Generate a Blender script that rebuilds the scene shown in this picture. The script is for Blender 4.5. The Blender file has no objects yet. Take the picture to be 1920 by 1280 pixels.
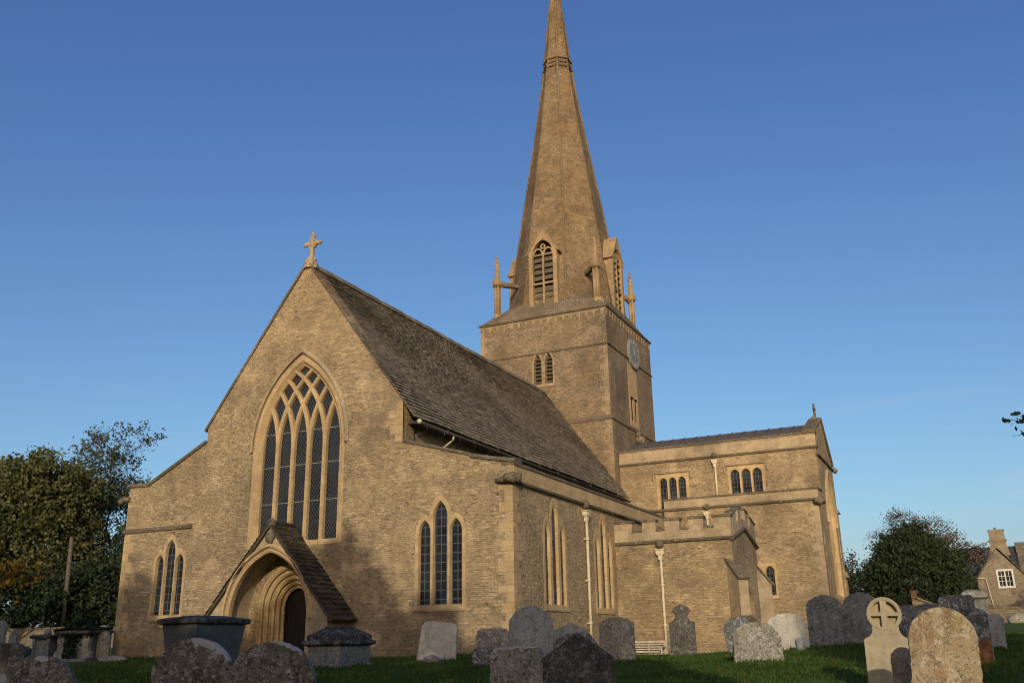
import bpy, bmesh, math, random
import numpy as np
from math import sin, cos, pi, radians, sqrt, acos, hypot
from mathutils import Vector, Matrix
from mathutils.geometry import delaunay_2d_cdt
random.seed(7); rng = np.random.default_rng(7)
S = bpy.context.scene
COL = S.collection

# ------------------------------------------------------------------ camera, sky, sun, exposure
YAW, PITCH, ROLL = -0.448576, 0.313845, -0.017641
CAM = Vector((22.4094, -27.7131, 0.3782))
fw = Vector((sin(YAW)*cos(PITCH), cos(YAW)*cos(PITCH), sin(PITCH)))
rt = Vector((cos(YAW), -sin(YAW), 0)); up = rt.cross(fw)
r2 = rt*cos(ROLL) + up*sin(ROLL); u2 = -rt*sin(ROLL) + up*cos(ROLL)
cd = bpy.data.cameras.new("camera"); cam = bpy.data.objects.new("camera", cd); COL.objects.link(cam)
cam.matrix_world = Matrix(((r2.x, u2.x, -fw.x, CAM.x), (r2.y, u2.y, -fw.y, CAM.y), (r2.z, u2.z, -fw.z, CAM.z), (0, 0, 0, 1)))
cd.sensor_width = 36.0; cd.lens = 36.0*1741.757/1920; cd.clip_start = 0.1; cd.clip_end = 3000
S.camera = cam

SUN_AZ, SUN_EL = radians(22), radians(16)         # az: degrees south (+x) of west (-y)
sdir = Vector((sin(SUN_AZ)*cos(SUN_EL), -cos(SUN_AZ)*cos(SUN_EL), sin(SUN_EL)))
ld = bpy.data.lights.new("sun", 'SUN'); ld.energy = 2.5; ld.angle = radians(0.5); ld.color = (1.0, 0.865, 0.645)
lo = bpy.data.objects.new("sun", ld); COL.objects.link(lo); lo.rotation_euler = sdir.to_track_quat('Z', 'Y').to_euler(); lo.location = (40, -60, 40)
W = bpy.data.worlds.new("World"); S.world = W; W.use_nodes = True
wn = W.node_tree.nodes; wl = W.node_tree.links; wn.clear()
sky = wn.new('ShaderNodeTexSky'); sky.sky_type = 'NISHITA'; sky.sun_disc = False
sky.sun_elevation = SUN_EL; sky.sun_rotation = math.atan2(sdir.x, sdir.y)
sky.air_density = 1.0; sky.dust_density = 2.0; sky.ozone_density = 6.0; sky.altitude = 0
sp_ = wn.new('ShaderNodeSeparateColor'); cb_ = wn.new('ShaderNodeCombineColor'); wl.new(sky.outputs[0], sp_.inputs[0])
for i, (gain, ex) in enumerate(((1.95, 1.22), (1.34, 1.17), (0.93, 0.86))):       # the film's response to the blue of the sky
    m0 = wn.new('ShaderNodeMath'); m0.operation = 'MULTIPLY'; m0.inputs[1].default_value = 0.15; wl.new(sp_.outputs[i], m0.inputs[0])
    m1 = wn.new('ShaderNodeMath'); m1.operation = 'POWER'; m1.inputs[1].default_value = ex; wl.new(m0.outputs[0], m1.inputs[0])
    m2 = wn.new('ShaderNodeMath'); m2.operation = 'MULTIPLY'; m2.inputs[1].default_value = gain*10; wl.new(m1.outputs[0], m2.inputs[0])
    wl.new(m2.outputs[0], cb_.inputs[i])
tcw = wn.new('ShaderNodeTexCoord'); mpw = wn.new('ShaderNodeMapping'); mpw.inputs['Scale'].default_value = (5, 5, 42); wl.new(tcw.outputs['Generated'], mpw.inputs[0])
nzw = wn.new('ShaderNodeTexNoise'); nzw.inputs['Scale'].default_value = 1.3; nzw.inputs['Detail'].default_value = 5; nzw.inputs['Distortion'].default_value = 0.6; wl.new(mpw.outputs[0], nzw.inputs['Vector'])
r1 = wn.new('ShaderNodeMapRange'); r1.inputs[1].default_value = 0.55; r1.inputs[2].default_value = 0.78; r1.inputs[4].default_value = 0.30; wl.new(nzw.outputs[0], r1.inputs[0])
szw = wn.new('ShaderNodeSeparateXYZ'); wl.new(tcw.outputs['Generated'], szw.inputs[0])
r3 = wn.new('ShaderNodeMapRange'); r3.inputs[1].default_value = 0.30; r3.inputs[2].default_value = 0.10; wl.new(szw.outputs[2], r3.inputs[0])
mw = wn.new('ShaderNodeMath'); mw.operation = 'MULTIPLY'; wl.new(r1.outputs[0], mw.inputs[0]); wl.new(r3.outputs[0], mw.inputs[1])
mxw = wn.new('ShaderNodeMix'); mxw.data_type = 'RGBA'; wl.new(mw.outputs[0], mxw.inputs[0]); wl.new(cb_.outputs[0], mxw.inputs[6]); mxw.inputs[7].default_value = (6.2, 6.4, 7.2, 1)
bg = wn.new('ShaderNodeBackground'); bg.inputs[1].default_value = 0.10
wo = wn.new('ShaderNodeOutputWorld'); wl.new(mxw.outputs[2], bg.inputs[0]); wl.new(bg.outputs[0], wo.inputs[0])
S.view_settings.view_transform = 'Standard'; S.view_settings.look = 'None'
S.cycles.filter_width = 1.05
S.view_settings.exposure = 0.0; S.view_settings.gamma = 1.0

# ------------------------------------------------------------------ material helpers
class NT:
    def __init__(s, name):
        s.m = bpy.data.materials.new(name); s.m.use_nodes = True
        s.t = s.m.node_tree; s.t.nodes.clear()
        s.out = s.t.nodes.new('ShaderNodeOutputMaterial')
    def n(s, typ, ins=None, **props):
        nd = s.t.nodes.new('ShaderNode'+typ)
        for k, v in props.items(): setattr(nd, k, v)
        for k, v in (ins or {}).items():
            sock = nd.inputs[k]
            if hasattr(v, 'is_output'): s.t.links.new(v, sock)
            else:
                if isinstance(v, tuple) and len(v) == 3 and sock.type == 'RGBA': v = (*v, 1)
                sock.default_value = v
        return nd
    def math(s, op, a, b=0.0, clamp=False):
        return s.n('Math', {0: a, 1: b}, operation=op, use_clamp=clamp).outputs[0]
    def vmath(s, op, a, b):
        return s.n('VectorMath', {0: a, 1: b}, operation=op).outputs[0]
    def noise(s, vec, scale, detail=3.0, rough=0.55, dist=0.0):
        return s.n('TexNoise', {'Vector': vec, 'Scale': scale, 'Detail': detail, 'Roughness': rough, 'Distortion': dist})
    def ramp(s, fac, lo, hi):
        return s.n('MapRange', {0: fac, 1: lo, 2: hi, 3: 0.0, 4: 1.0}).outputs[0]
    def mix(s, fac, a, b, mode='MIX'):
        nd = s.n('Mix', data_type='RGBA', blend_type=mode)
        for i, v in ((0, fac), (6, a), (7, b)):
            if hasattr(v, 'is_output'): s.t.links.new(v, nd.inputs[i])
            else: nd.inputs[i].default_value = (*v, 1) if isinstance(v, tuple) and len(v) == 3 else v
        return nd.outputs[2]
    def bsdf(s, color, rough=0.9, normal=None, spec=0.2, metal=0.0):
        b = s.n('BsdfPrincipled', {'Base Color': color, 'Roughness': rough, 'Specular IOR Level': spec, 'Metallic': metal})
        if normal is not None: s.t.links.new(normal, b.inputs['Normal'])
        return b
    def done(s, sh):
        s.t.links.new(sh, s.out.inputs[0]); return s.m
def rgb(*c): return tuple(c)

def stone(name, c1, c2, joint, bw, bh, warp=0.1, grime=0.45, grimecol=(0.11, 0.09, 0.065), lichen=0.35, streak=0.5, bump=0.5, tint=1.0, grain=0.0, lich_col=(0.46, 0.43, 0.36), mort=0.012):
    N = NT(name)
    tc = N.n('TexCoord'); uv = tc.outputs['UV']
    pos = N.n('NewGeometry').outputs['Position']
    wob = N.noise(uv, 3.6, 3)
    off = N.n('VectorMath', {0: N.vmath('SUBTRACT', wob.outputs['Color'], (0.5, 0.5, 0.5)), 'Scale': warp}, operation='SCALE').outputs[0]
    duv = N.vmath('ADD', uv, off)
    def brick(w, h, seed):
        v = N.vmath('ADD', duv, (seed, seed*0.37, 0))
        return N.n('TexBrick', {'Vector': v, 'Color1': (0, 0, 0), 'Color2': (1, 1, 1), 'Mortar': (0.5, 0.5, 0.5), 'Scale': 1.0, 'Mortar Size': mort, 'Mortar Smooth': 0.4, 'Brick Width': w, 'Row Height': h}, offset=0.43, squash=0.7, squash_frequency=3)
    b1 = brick(bw, bh, 0.0); b2 = brick(bw*0.62, bh*0.58, 3.3)
    sel = N.ramp(N.noise(N.vmath('MULTIPLY', uv, (0.5, 1.6, 1)), 1.0, 2).outputs[0], 0.48, 0.54)
    rnd = N.mix(sel, b1.outputs['Color'], b2.outputs['Color'])
    jf = N.mix(sel, b1.outputs['Fac'], b2.outputs['Fac'])
    col = N.mix(rnd, c1, c2)
    str_n = N.noise(N.vmath('MULTIPLY', duv, (5.5, 13.0, 1)), 1.0, 4, 0.7).outputs[0]
    col = N.mix(N.ramp(str_n, 0.25, 0.75), N.mix(0.26, col, (0.07, 0.055, 0.035), 'MIX'), N.mix(0.16, col, (0.60, 0.50, 0.34)))
    col = N.mix(N.math('MULTIPLY', jf, 0.6), col, joint)
    if streak > 0:        # eroded beds; shade of missing mortar painted as dark slots between the courses
        sn = N.noise(N.vmath('MULTIPLY', duv, (4.8, 11.0, 1)), 1.0, 4, 0.65, 0.35).outputs[0]
        sm = N.ramp(sn, 0.58, 0.68)
        patch = N.ramp(N.noise(pos, 0.55, 4, 0.65).outputs[0], 0.40, 0.66)
        sm = N.math('MULTIPLY', N.math('MULTIPLY', sm, patch), streak)
        col = N.mix(sm, col, (0.075, 0.056, 0.036))
        pd = N.math('MULTIPLY', N.math('MULTIPLY', N.ramp(sn, 0.43, 0.34), N.math('ADD', N.math('MULTIPLY', patch, 0.7), 0.3)), 0.42*streak)
        col = N.mix(pd, col, tuple(min(0.75, x*1.3) for x in c2))
    else: sm = 0.0
    if grain > 0:
        gn = N.noise(duv, 7.5, 3, 0.7).outputs[0]
        col = N.mix(N.math('MULTIPLY', N.ramp(gn, 0.54, 0.64), grain), col, (0.085, 0.064, 0.04))
        col = N.mix(N.math('MULTIPLY', N.ramp(gn, 0.44, 0.36), grain*0.7), col, tuple(min(0.7, x*1.25) for x in c2))
    big = N.noise(pos, 0.33, 5, 0.6).outputs[0]
    gz = N.n('SeparateXYZ', {0: pos}).outputs[2]
    col = N.mix(N.math('MULTIPLY', N.ramp(big, 0.46, 0.64), grime), col, grimecol)
    vs = N.noise(N.vmath('MULTIPLY', uv, (1.5, 0.16, 1)), 1.0, 4, 0.6).outputs[0]
    col = N.mix(N.math('MULTIPLY', N.ramp(vs, 0.56, 0.72), grime*0.6), col, (0.12, 0.10, 0.08))
    pb = N.noise(pos, 0.9, 3, 0.6).outputs[0]
    col = N.mix(N.math('MULTIPLY', N.ramp(pb, 0.54, 0.66), 0.45), col, tuple(min(0.7, x*1.12) for x in c2))
    med = N.noise(pos, 1.7, 4, 0.6).outputs[0]
    col = N.mix(N.math('MULTIPLY', N.ramp(med, 0.5, 0.8), grime*0.6), col, grimecol)
    if lichen > 0:
        ln = N.noise(pos, 13.0, 3, 0.6).outputs[0]; lm = N.ramp(N.noise(pos, 0.55, 3).outputs[0], 0.42, 0.62)
        col = N.mix(N.math('MULTIPLY', N.math('MULTIPLY', N.ramp(ln, 0.56, 0.66), lm), lichen), col, lich_col)
        dn = N.noise(pos, 9.0, 3, 0.7).outputs[0]
        col = N.mix(N.math('MULTIPLY', N.math('MULTIPLY', N.ramp(dn, 0.58, 0.68), N.ramp(med, 0.4, 0.6)), lichen*0.8), col, (0.07, 0.06, 0.05))
    if tint != 1.0: col = N.mix(1.0, col, (tint, tint, tint), 'MULTIPLY')
    hgt = N.math('ADD', N.math('MULTIPLY', jf, -0.7), N.math('MULTIPLY', str_n, 0.9))
    hgt = N.math('ADD', hgt, N.math('MULTIPLY', rnd, 0.35))
    if streak > 0: hgt = N.math('SUBTRACT', hgt, N.math('MULTIPLY', sm, 1.2))
    hgt = N.math('ADD', hgt, N.math('MULTIPLY', N.noise(pos, 22, 3).outputs[0], 0.35))
    bp = N.n('Bump', {'Strength': bump, 'Distance': 0.07, 'Height': hgt})
    return N.done(N.bsdf(col, 0.92, bp.outputs[0], 0.12).outputs[0])

M = {}
M['rubble'] = stone('rubble_limestone', (0.33, 0.23, 0.122), (0.585, 0.44, 0.262), (0.43, 0.32, 0.185), 0.30, 0.108, 0.07, 0.50, lichen=0.5, streak=0.7, bump=0.85, grain=0.32)
M['rubble_rough'] = stone('rough_rubble_limestone', (0.36, 0.255, 0.14), (0.60, 0.445, 0.265), (0.42, 0.31, 0.18), 0.20, 0.13, 0.12, 0.28, lichen=0.35, streak=0.4, bump=1.0, grain=0.6)
M['tower'] = stone('tower_rubble', (0.175, 0.125, 0.075), (0.33, 0.245, 0.155), (0.25, 0.19, 0.12), 0.40, 0.15, 0.08, 0.6, (0.10, 0.082, 0.06), lichen=1.0, streak=0.5, bump=0.8, grain=0.5)
M['spire'] = stone('spire_ashlar', (0.135, 0.09, 0.045), (0.28, 0.192, 0.10), (0.10, 0.07, 0.037), 0.55, 0.24, 0.05, 0.6, (0.085, 0.062, 0.04), lichen=0.8, streak=0.4, bump=0.6, grain=0.25)
M['ashlar'] = stone('dressed_ashlar', (0.44, 0.305, 0.15), (0.56, 0.405, 0.22), (0.27, 0.18, 0.095), 0.75, 0.36, 0.02, 0.28, lichen=0.15, streak=0.0, bump=0.15, mort=0.010)
M['ashlar_grey'] = stone('weathered_ashlar', (0.34, 0.26, 0.165), (0.48, 0.375, 0.24), (0.22, 0.165, 0.105), 0.8, 0.4, 0.02, 0.5, lichen=0.55, streak=0.0, bump=0.2, mort=0.010)
M['dark_trim'] = stone('lichened_coping', (0.085, 0.07, 0.05), (0.17, 0.135, 0.09), (0.06, 0.05, 0.04), 0.9, 0.5, 0.05, 0.5, (0.06, 0.05, 0.038), lichen=0.75, streak=0.0, bump=0.5)
M['tower_quoin'] = stone('tower_corner_stone', (0.23, 0.168, 0.10), (0.34, 0.255, 0.158), (0.20, 0.15, 0.095), 0.8, 0.4, 0.02, 0.5, lichen=0.7, streak=0.0, bump=0.3, mort=0.010)
M['spire_trim'] = stone('spire_dressing', (0.29, 0.20, 0.105), (0.40, 0.285, 0.155), (0.19, 0.13, 0.07), 0.7, 0.36, 0.03, 0.4, lichen=0.4, streak=0.0, bump=0.3)
M['wall_grey'] = stone('field_wall_stone', (0.17, 0.14, 0.10), (0.30, 0.25, 0.175), (0.12, 0.10, 0.075), 0.35, 0.14, 0.12, 0.4, lichen=0.5, streak=0.5, bump=0.8)
M['house'] = stone('cottage_rubble', (0.19, 0.15, 0.105), (0.33, 0.265, 0.185), (0.27, 0.21, 0.14), 0.40, 0.16, 0.08, 0.35, lichen=0.2, streak=0.4, bump=0.5)

def slate(name, ca, cb, lich=0.35):
    N = NT(name); g = N.n('NewGeometry'); r = g.outputs['Random Per Island']; pos = g.outputs['Position']
    col = N.mix(r, ca, cb)
    col = N.mix(N.math('MULTIPLY', N.ramp(N.noise(pos, 2.2, 5, 0.65).outputs[0], 0.45, 0.7), 0.55), col, (0.045, 0.036, 0.027))
    col = N.mix(N.math('MULTIPLY', N.ramp(N.noise(pos, 11, 3, 0.6).outputs[0], 0.6, 0.68), lich), col, (0.30, 0.27, 0.21))
    bp = N.n('Bump', {'Strength': 0.6, 'Distance': 0.03, 'Height': N.noise(pos, 14, 4).outputs[0]})
    return N.done(N.bsdf(col, 0.9, bp.outputs[0], 0.12).outputs[0])
M['slate'] = slate('stone_slates', (0.135, 0.112, 0.080), (0.24, 0.205, 0.15), 0.6)
M['slate_dark'] = slate('dark_stone_slates', (0.04, 0.033, 0.026), (0.085, 0.068, 0.05), 0.45)
M['slate_blue'] = slate('blue_slates', (0.045, 0.048, 0.06), (0.075, 0.08, 0.095), 0.05)

def plain(name, c, rough=0.6, spec=0.3, var=0.15, metal=0.0, scale=6):
    N = NT(name); o = N.n('TexCoord').outputs['Object']
    nz = N.noise(o, scale, 4).outputs[0]
    d = tuple(x*(1-2.2*var) for x in c); l = tuple(min(1, x*(1+var)) for x in c)
    col = N.mix(N.ramp(nz, 0.3, 0.7), d, l)
    bp = N.n('Bump', {'Strength': 0.15, 'Distance': 0.01, 'Height': nz})
    return N.done(N.bsdf(col, rough, bp.outputs[0], spec, metal).outputs[0])
M['lead'] = plain('lead_sheet', (0.11, 0.095, 0.088), 0.75, 0.15, 0.2)
M['gutter'] = plain('dark_gutter', (0.06, 0.052, 0.045), 0.6)
M['cream'] = plain('cream_paint', (0.62, 0.54, 0.38), 0.5, 0.3, 0.08)
M['white'] = plain('white_paint', (0.62, 0.60, 0.55), 0.5, 0.3, 0.06)
M['door'] = plain('dark_oak_door', (0.016, 0.011, 0.008), 0.6)
M['dark'] = plain('dark_interior', (0.012, 0.010, 0.009), 0.9, 0.05)
M['louvre'] = plain('weathered_louvre', (0.115, 0.098, 0.078), 0.8, 0.15)
M['dial'] = plain('clock_dial_paint', (0.20, 0.22, 0.225), 0.75, 0.1)
M['gold'] = plain('pale_gilt', (0.34, 0.33, 0.28), 0.55)
M['bark'] = plain('bark', (0.07, 0.052, 0.036), 0.95, 0.05, 0.3)
M['pole'] = plain('grey_wood_pole', (0.13, 0.11, 0.085), 0.85, 0.1, 0.2)
M['bench'] = plain('silvered_teak', (0.50, 0.43, 0.34), 0.75, 0.2, 0.15)
M['brick_red'] = plain('red_clay', (0.13, 0.075, 0.052), 0.85, 0.1, 0.2)
M['tarp'] = plain('pale_blue_sheet', (0.30, 0.36, 0.42), 0.5, 0.3, 0.1)
M['blue'] = plain('blue_glaze', (0.06, 0.09, 0.22), 0.4)
M['wire'] = plain('dull_wire', (0.3, 0.29, 0.27), 0.5)

def glass(name, kind, w, h, lw, base=(0.008, 0.0085, 0.011), lead=(0.085, 0.09, 0.088)):
    N = NT(name); tc = N.n('TexCoord'); s = N.n('SeparateXYZ', {0: tc.outputs['UV']}); u, v = s.outputs[0], s.outputs[1]
    a = N.math('DIVIDE', u, w); b = N.math('DIVIDE', v, h)
    if kind == 'diamond':
        p = N.math('FRACT', N.math('ADD', N.math('ADD', a, b), 1000.0)); q = N.math('FRACT', N.math('ADD', N.math('SUBTRACT', a, b), 1000.0))
        cell = N.n('Combine' + 'XYZ', {0: N.math('FLOOR', N.math('ADD', a, b)), 1: N.math('FLOOR', N.math('SUBTRACT', a, b)), 2: 0.0}).outputs[0]
        l1, l2 = lw, lw
    else:
        p = N.math('FRACT', N.math('ADD', a, 1000.0)); q = N.math('FRACT', N.math('ADD', b, 1000.0))
        cell = N.n('Combine' + 'XYZ', {0: N.math('FLOOR', a), 1: N.math('FLOOR', b), 2: 0.0}).outputs[0]
        l1, l2 = lw, lw*w/h
    m = N.math('MAXIMUM', N.math('LESS_THAN', p, l1), N.math('LESS_THAN', q, l2))
    wn_ = N.n('TexWhiteNoise', {'Vector': cell}, noise_dimensions='3D')
    pos = N.n('NewGeometry').outputs['Position']
    tone = N.noise(pos, 0.8, 4).outputs[0]
    bc = N.mix(N.ramp(tone, 0.35, 0.7), base, tuple(x*2.6+0.01 for x in base))
    bc = N.mix(N.math('MULTIPLY', wn_.outputs['Value'], 0.5), bc, tuple(x*2.0 for x in base))
    # each pane sits at a slightly different angle
    nrm = N.n('NewGeometry').outputs['Normal']
    tilt = N.n('VectorMath', {0: N.vmath('SUBTRACT', wn_.outputs['Color'], (0.5, 0.5, 0.5)), 'Scale': 0.24}, operation='SCALE').outputs[0]
    nn = N.n('VectorMath', {0: N.vmath('ADD', nrm, tilt)}, operation='NORMALIZE').outputs[0]
    g = N.bsdf(bc, 0.18, nn, 0.26)
    l = N.bsdf(lead, 0.6, None, 0.3)
    mx = N.n('MixShader', {0: m, 1: g.outputs[0], 2: l.outputs[0]})
    return N.done(mx.outputs[0])
M['glass_diamond'] = glass('diamond_leaded_glass', 'diamond', 0.125, 0.20, 0.10)
M['glass_rect'] = glass('square_leaded_glass', 'rect', 0.215, 0.30, 0.13)
M['glass_small'] = glass('small_leaded_glass', 'rect', 0.17, 0.24, 0.13)
M['glass_pane'] = glass('house_glass', 'rect', 0.3, 0.4, 0.0)

def grave(name, base, base2, pale=0.3, dark=0.3, rust=0.0, green=0.15, palecol=(0.42, 0.41, 0.37), fine=1.0, spots=0.0):
    N = NT(name); o = N.n('TexCoord').outputs['Object']
    rn = N.n('ObjectInfo').outputs['Random']
    sh = N.n('Combine'+'XYZ', {0: N.math('MULTIPLY', rn, 57.0), 1: N.math('MULTIPLY', rn, 31.0), 2: N.math('MULTIPLY', rn, 83.0)}).outputs[0]
    p = N.vmath('ADD', o, sh)
    z = N.n('SeparateXYZ', {0: o}).outputs[2]
    col = N.mix(N.ramp(N.noise(p, 3.0, 5, 0.65).outputs[0], 0.3, 0.7), base, base2)
    col = N.mix(N.math('MULTIPLY', N.ramp(N.noise(p, 1.6, 4).outputs[0], 0.5, 0.7), green), col, (0.23, 0.19, 0.05) if rust > .5 else (0.10, 0.095, 0.045))
    if rust > .5: col = N.mix(N.math('MULTIPLY', N.math('MULTIPLY', N.ramp(z, 0.62, 1.15), N.ramp(N.noise(p, 4.0, 4, 0.65).outputs[0], 0.46, 0.56)), 0.85), col, (0.27, 0.19, 0.03))
    if rust: col = N.mix(N.math('MULTIPLY', N.ramp(N.noise(p, 2.1, 4).outputs[0], 0.42, 0.62), rust), col, (0.30, 0.185, 0.095) if rust > .5 else (0.23, 0.115, 0.05))
    streaks = N.noise(N.vmath('MULTIPLY', p, (7, 7, 1.1)), 1.0, 4, 0.6).outputs[0]
    col = N.mix(N.math('MULTIPLY', N.ramp(streaks, 0.52, 0.72), dark), col, (0.035, 0.032, 0.028))
    col = N.mix(N.math('MULTIPLY', N.ramp(N.noise(p, 5.0*fine, 5, 0.75).outputs[0], 0.53, 0.62), dark), col, (0.05, 0.045, 0.037))
    pm = N.math('MULTIPLY', N.ramp(N.noise(p, 8.0*fine, 6, 0.72).outputs[0], 0.53, 0.585), N.ramp(N.noise(p, 1.9, 3).outputs[0], 0.3, 0.56))
    col = N.mix(N.math('MULTIPLY', pm, pale, True), col, palecol)
    pm2 = N.math('MULTIPLY', N.ramp(N.noise(p, 24.0*fine, 3, 0.7).outputs[0], 0.55, 0.60), N.math('ADD', 0.35, N.math('MULTIPLY', N.ramp(N.noise(p, 3.1, 3).outputs[0], 0.4, 0.6), 0.65)))
    dk2 = N.ramp(N.noise(N.vmath('ADD', p, (7.7, 3.1, 1.9)), 20.0*fine, 3, 0.7).outputs[0], 0.56, 0.62)
    col = N.mix(N.math('MULTIPLY', dk2, min(0.75, dark*1.3)), col, (0.045, 0.042, 0.036))
    col = N.mix(N.math('MULTIPLY', pm2, min(1, pale*1.1), True), col, palecol)
    if spots:
        vo = N.n('TexVoronoi', {'Vector': N.vmath('ADD', p, N.n('VectorMath', {0: N.noise(p, 9, 3).outputs['Color'], 'Scale': 0.06}, operation='SCALE').outputs[0]), 'Scale': 8.5, 'Randomness': 1.0})
        vs = N.n('SeparateXYZ', {0: vo.outputs['Color']}).outputs[0]
        rad = N.math('MULTIPLY', N.math('SUBTRACT', vs, 0.45), 0.42)
        sp = N.math('LESS_THAN', vo.outputs['Distance'], rad)
        col = N.mix(N.math('MULTIPLY', N.math('MULTIPLY', sp, N.ramp(N.noise(p, 30, 2).outputs[0], 0.3, 0.55)), spots), col, (0.46, 0.46, 0.44))
    hgt = N.math('ADD', N.noise(p, 26, 4, 0.7).outputs[0], N.math('MULTIPLY', N.noise(p, 6, 3).outputs[0], 1.5))
    bp = N.n('Bump', {'Strength': 0.5, 'Distance': 0.012, 'Height': hgt})
    return N.done(N.bsdf(col, 0.93, bp.outputs[0], 0.1).outputs[0])
M['g_grey'] = grave('grey_headstone', (0.225, 0.237, 0.238), (0.325, 0.338, 0.327), 0.45, 0.35)
M['g_slate'] = grave('smooth_grey_headstone', (0.115, 0.125, 0.128), (0.185, 0.195, 0.19), 0.4, 0.55, fine=0.9)
M['g_dark'] = grave('dark_headstone', (0.06, 0.054, 0.048), (0.125, 0.112, 0.095), 0.30, 0.7, spots=0.35)
M['g_spot'] = grave('spotted_headstone', (0.115, 0.10, 0.072), (0.21, 0.185, 0.145), 0.6, 0.65, 0.12, 0.35, (0.44, 0.44, 0.42), spots=1.0)
M['g_lichen'] = grave('lichened_headstone', (0.21, 0.195, 0.155), (0.31, 0.29, 0.23), 0.85, 0.6, 0.08)
M['g_pale'] = grave('pale_headstone', (0.432, 0.4, 0.33), (0.576, 0.55, 0.462), 0.55, 0.25)
M['g_buff'] = grave('buff_headstone', (0.372, 0.306, 0.198), (0.48, 0.413, 0.277), 0.12, 0.12, 0.12, 0.15)
M['g_rust'] = grave('rust_and_ochre_headstone', (0.34, 0.255, 0.15), (0.44, 0.345, 0.22), 0.7, 0.45, 0.8, 0.7, (0.52, 0.47, 0.36), 1.4)
M['g_mottle'] = grave('black_and_white_lichened_headstone', (0.085, 0.088, 0.084), (0.15, 0.155, 0.15), 1.0, 0.6, 0.0, 0.1, (0.36, 0.38, 0.37), 1.1)
M['tomb'] = grave('slate_grey_tomb', (0.075, 0.085, 0.09), (0.115, 0.12, 0.12), 0.10, 0.35, 0, 0.15, (0.2, 0.2, 0.2))
M['tomb_pale'] = grave('pale_tomb_panel', (0.145, 0.15, 0.142), (0.215, 0.215, 0.20), 0.3, 0.5)
M['tomb_lid'] = grave('dark_tomb_lid', (0.028, 0.027, 0.027), (0.06, 0.057, 0.053), 0.42, 0.5, 0, 0.1, (0.28, 0.29, 0.30), 0.45)
M['lich_white'] = grave('white_lichen_crust', (0.40, 0.41, 0.42), (0.52, 0.52, 0.51), 0.5, 0.12)

def foliage(name, cols, trans=0.25):
    N = NT(name); g = N.n('NewGeometry'); r = g.outputs['Random Per Island']
    cr = N.n('ValToRGB', {0: r}); e = cr.color_ramp.elements
    e[0].position = 0; e[0].color = (*cols[0], 1); e[1].position = 1; e[1].color = (*cols[-1], 1)
    for i, c in enumerate(cols[1:-1]):
        x = e.new((i+1)/(len(cols)-1)); x.color = (*c, 1)
    cl = N.mix(N.ramp(N.noise(g.outputs['Position'], 0.45, 3).outputs[0], 0.35, 0.65), cr.outputs[0], N.mix(1.0, cr.outputs[0], (0.62, 0.68, 0.62), 'MULTIPLY'))
    d = N.bsdf(cl, 0.75, None, 0.15); t = N.n('BsdfTranslucent', {'Color': cl})
    return N.done(N.n('MixShader', {0: trans, 1: d.outputs[0], 2: t.outputs[0]}).outputs[0])
M['leaf_yew'] = foliage('yew_needles', [(0.020, 0.034, 0.020), (0.042, 0.060, 0.030), (0.078, 0.092, 0.042)], 0.12)
M['leaf_ever'] = foliage('evergreen_leaves', [(0.055, 0.064, 0.028), (0.125, 0.13, 0.052), (0.20, 0.19, 0.08)], 0.2)
M['leaf_mid'] = foliage('broad_leaves', [(0.045, 0.06, 0.028), (0.085, 0.10, 0.042), (0.13, 0.13, 0.06)], 0.3)
M['leaf_autumn'] = foliage('autumn_leaves', [(0.09, 0.075, 0.012), (0.16, 0.10, 0.015), (0.26, 0.11, 0.014), (0.07, 0.085, 0.02)], 0.3)
M['leaf_birch'] = foliage('thin_birch_leaves', [(0.13, 0.12, 0.085), (0.21, 0.17, 0.12), (0.27, 0.20, 0.145)], 0.35)
M['leaf_ivy'] = foliage('ivy_leaves', [(0.008, 0.02, 0.010), (0.02, 0.04, 0.017), (0.04, 0.06, 0.03)], 0.1)
M['blade'] = foliage('grass_blades', [(0.045, 0.095, 0.018), (0.085, 0.145, 0.026), (0.13, 0.18, 0.045)], 0.35)

def ground_mat():
    N = NT('meadow_turf'); pos = N.n('NewGeometry').outputs['Position']
    a = N.noise(pos, 0.6, 5, 0.6).outputs[0]; b = N.noise(N.vmath('MULTIPLY', pos, (1, 1, 0.2)), 9.0, 4, 0.7).outputs[0]
    col = N.mix(N.ramp(a, 0.3, 0.7), (0.045, 0.095, 0.018), (0.09, 0.145, 0.028))
    col = N.mix(N.math('MULTIPLY', N.ramp(b, 0.5, 0.7), 0.5), col, (0.03, 0.06, 0.014))
    col = N.mix(N.math('MULTIPLY', N.ramp(N.noise(pos, 2.5, 4).outputs[0], 0.6, 0.75), 0.35), col, (0.12, 0.11, 0.04))
    bp = N.n('Bump', {'Strength': 0.8, 'Distance': 0.06, 'Height': N.noise(pos, 30, 4, 0.7).outputs[0]})
    return N.done(N.bsdf(col, 0.95, bp.outputs[0], 0.1).outputs[0])
M['turf'] = ground_mat()

# ------------------------------------------------------------------ mesh helpers
class Fr:                                  # frame: a along u, b along v, c along outward n
    def __init__(s, o, u, v, n): s.o, s.u, s.v, s.n = Vector(o), Vector(u), Vector(v), Vector(n)
    def __call__(s, a, b, c=0.0): return s.o + s.u*a + s.v*b + s.n*c
def west(y, x=0.0): return Fr((x, y, 0), (1, 0, 0), (0, 0, 1), (0, -1, 0))
def south(x, y=0.0): return Fr((x, y, 0), (0, 1, 0), (0, 0, 1), (1, 0, 0))
def north(x, y=0.0): return Fr((x, y, 0), (0, -1, 0), (0, 0, 1), (-1, 0, 0))
def east(y, x=0.0): return Fr((x, y, 0), (-1, 0, 0), (0, 0, 1), (0, 1, 0))
XY = Fr((0, 0, 0), (1, 0, 0), (0, 1, 0), (0, 0, 1))

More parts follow.
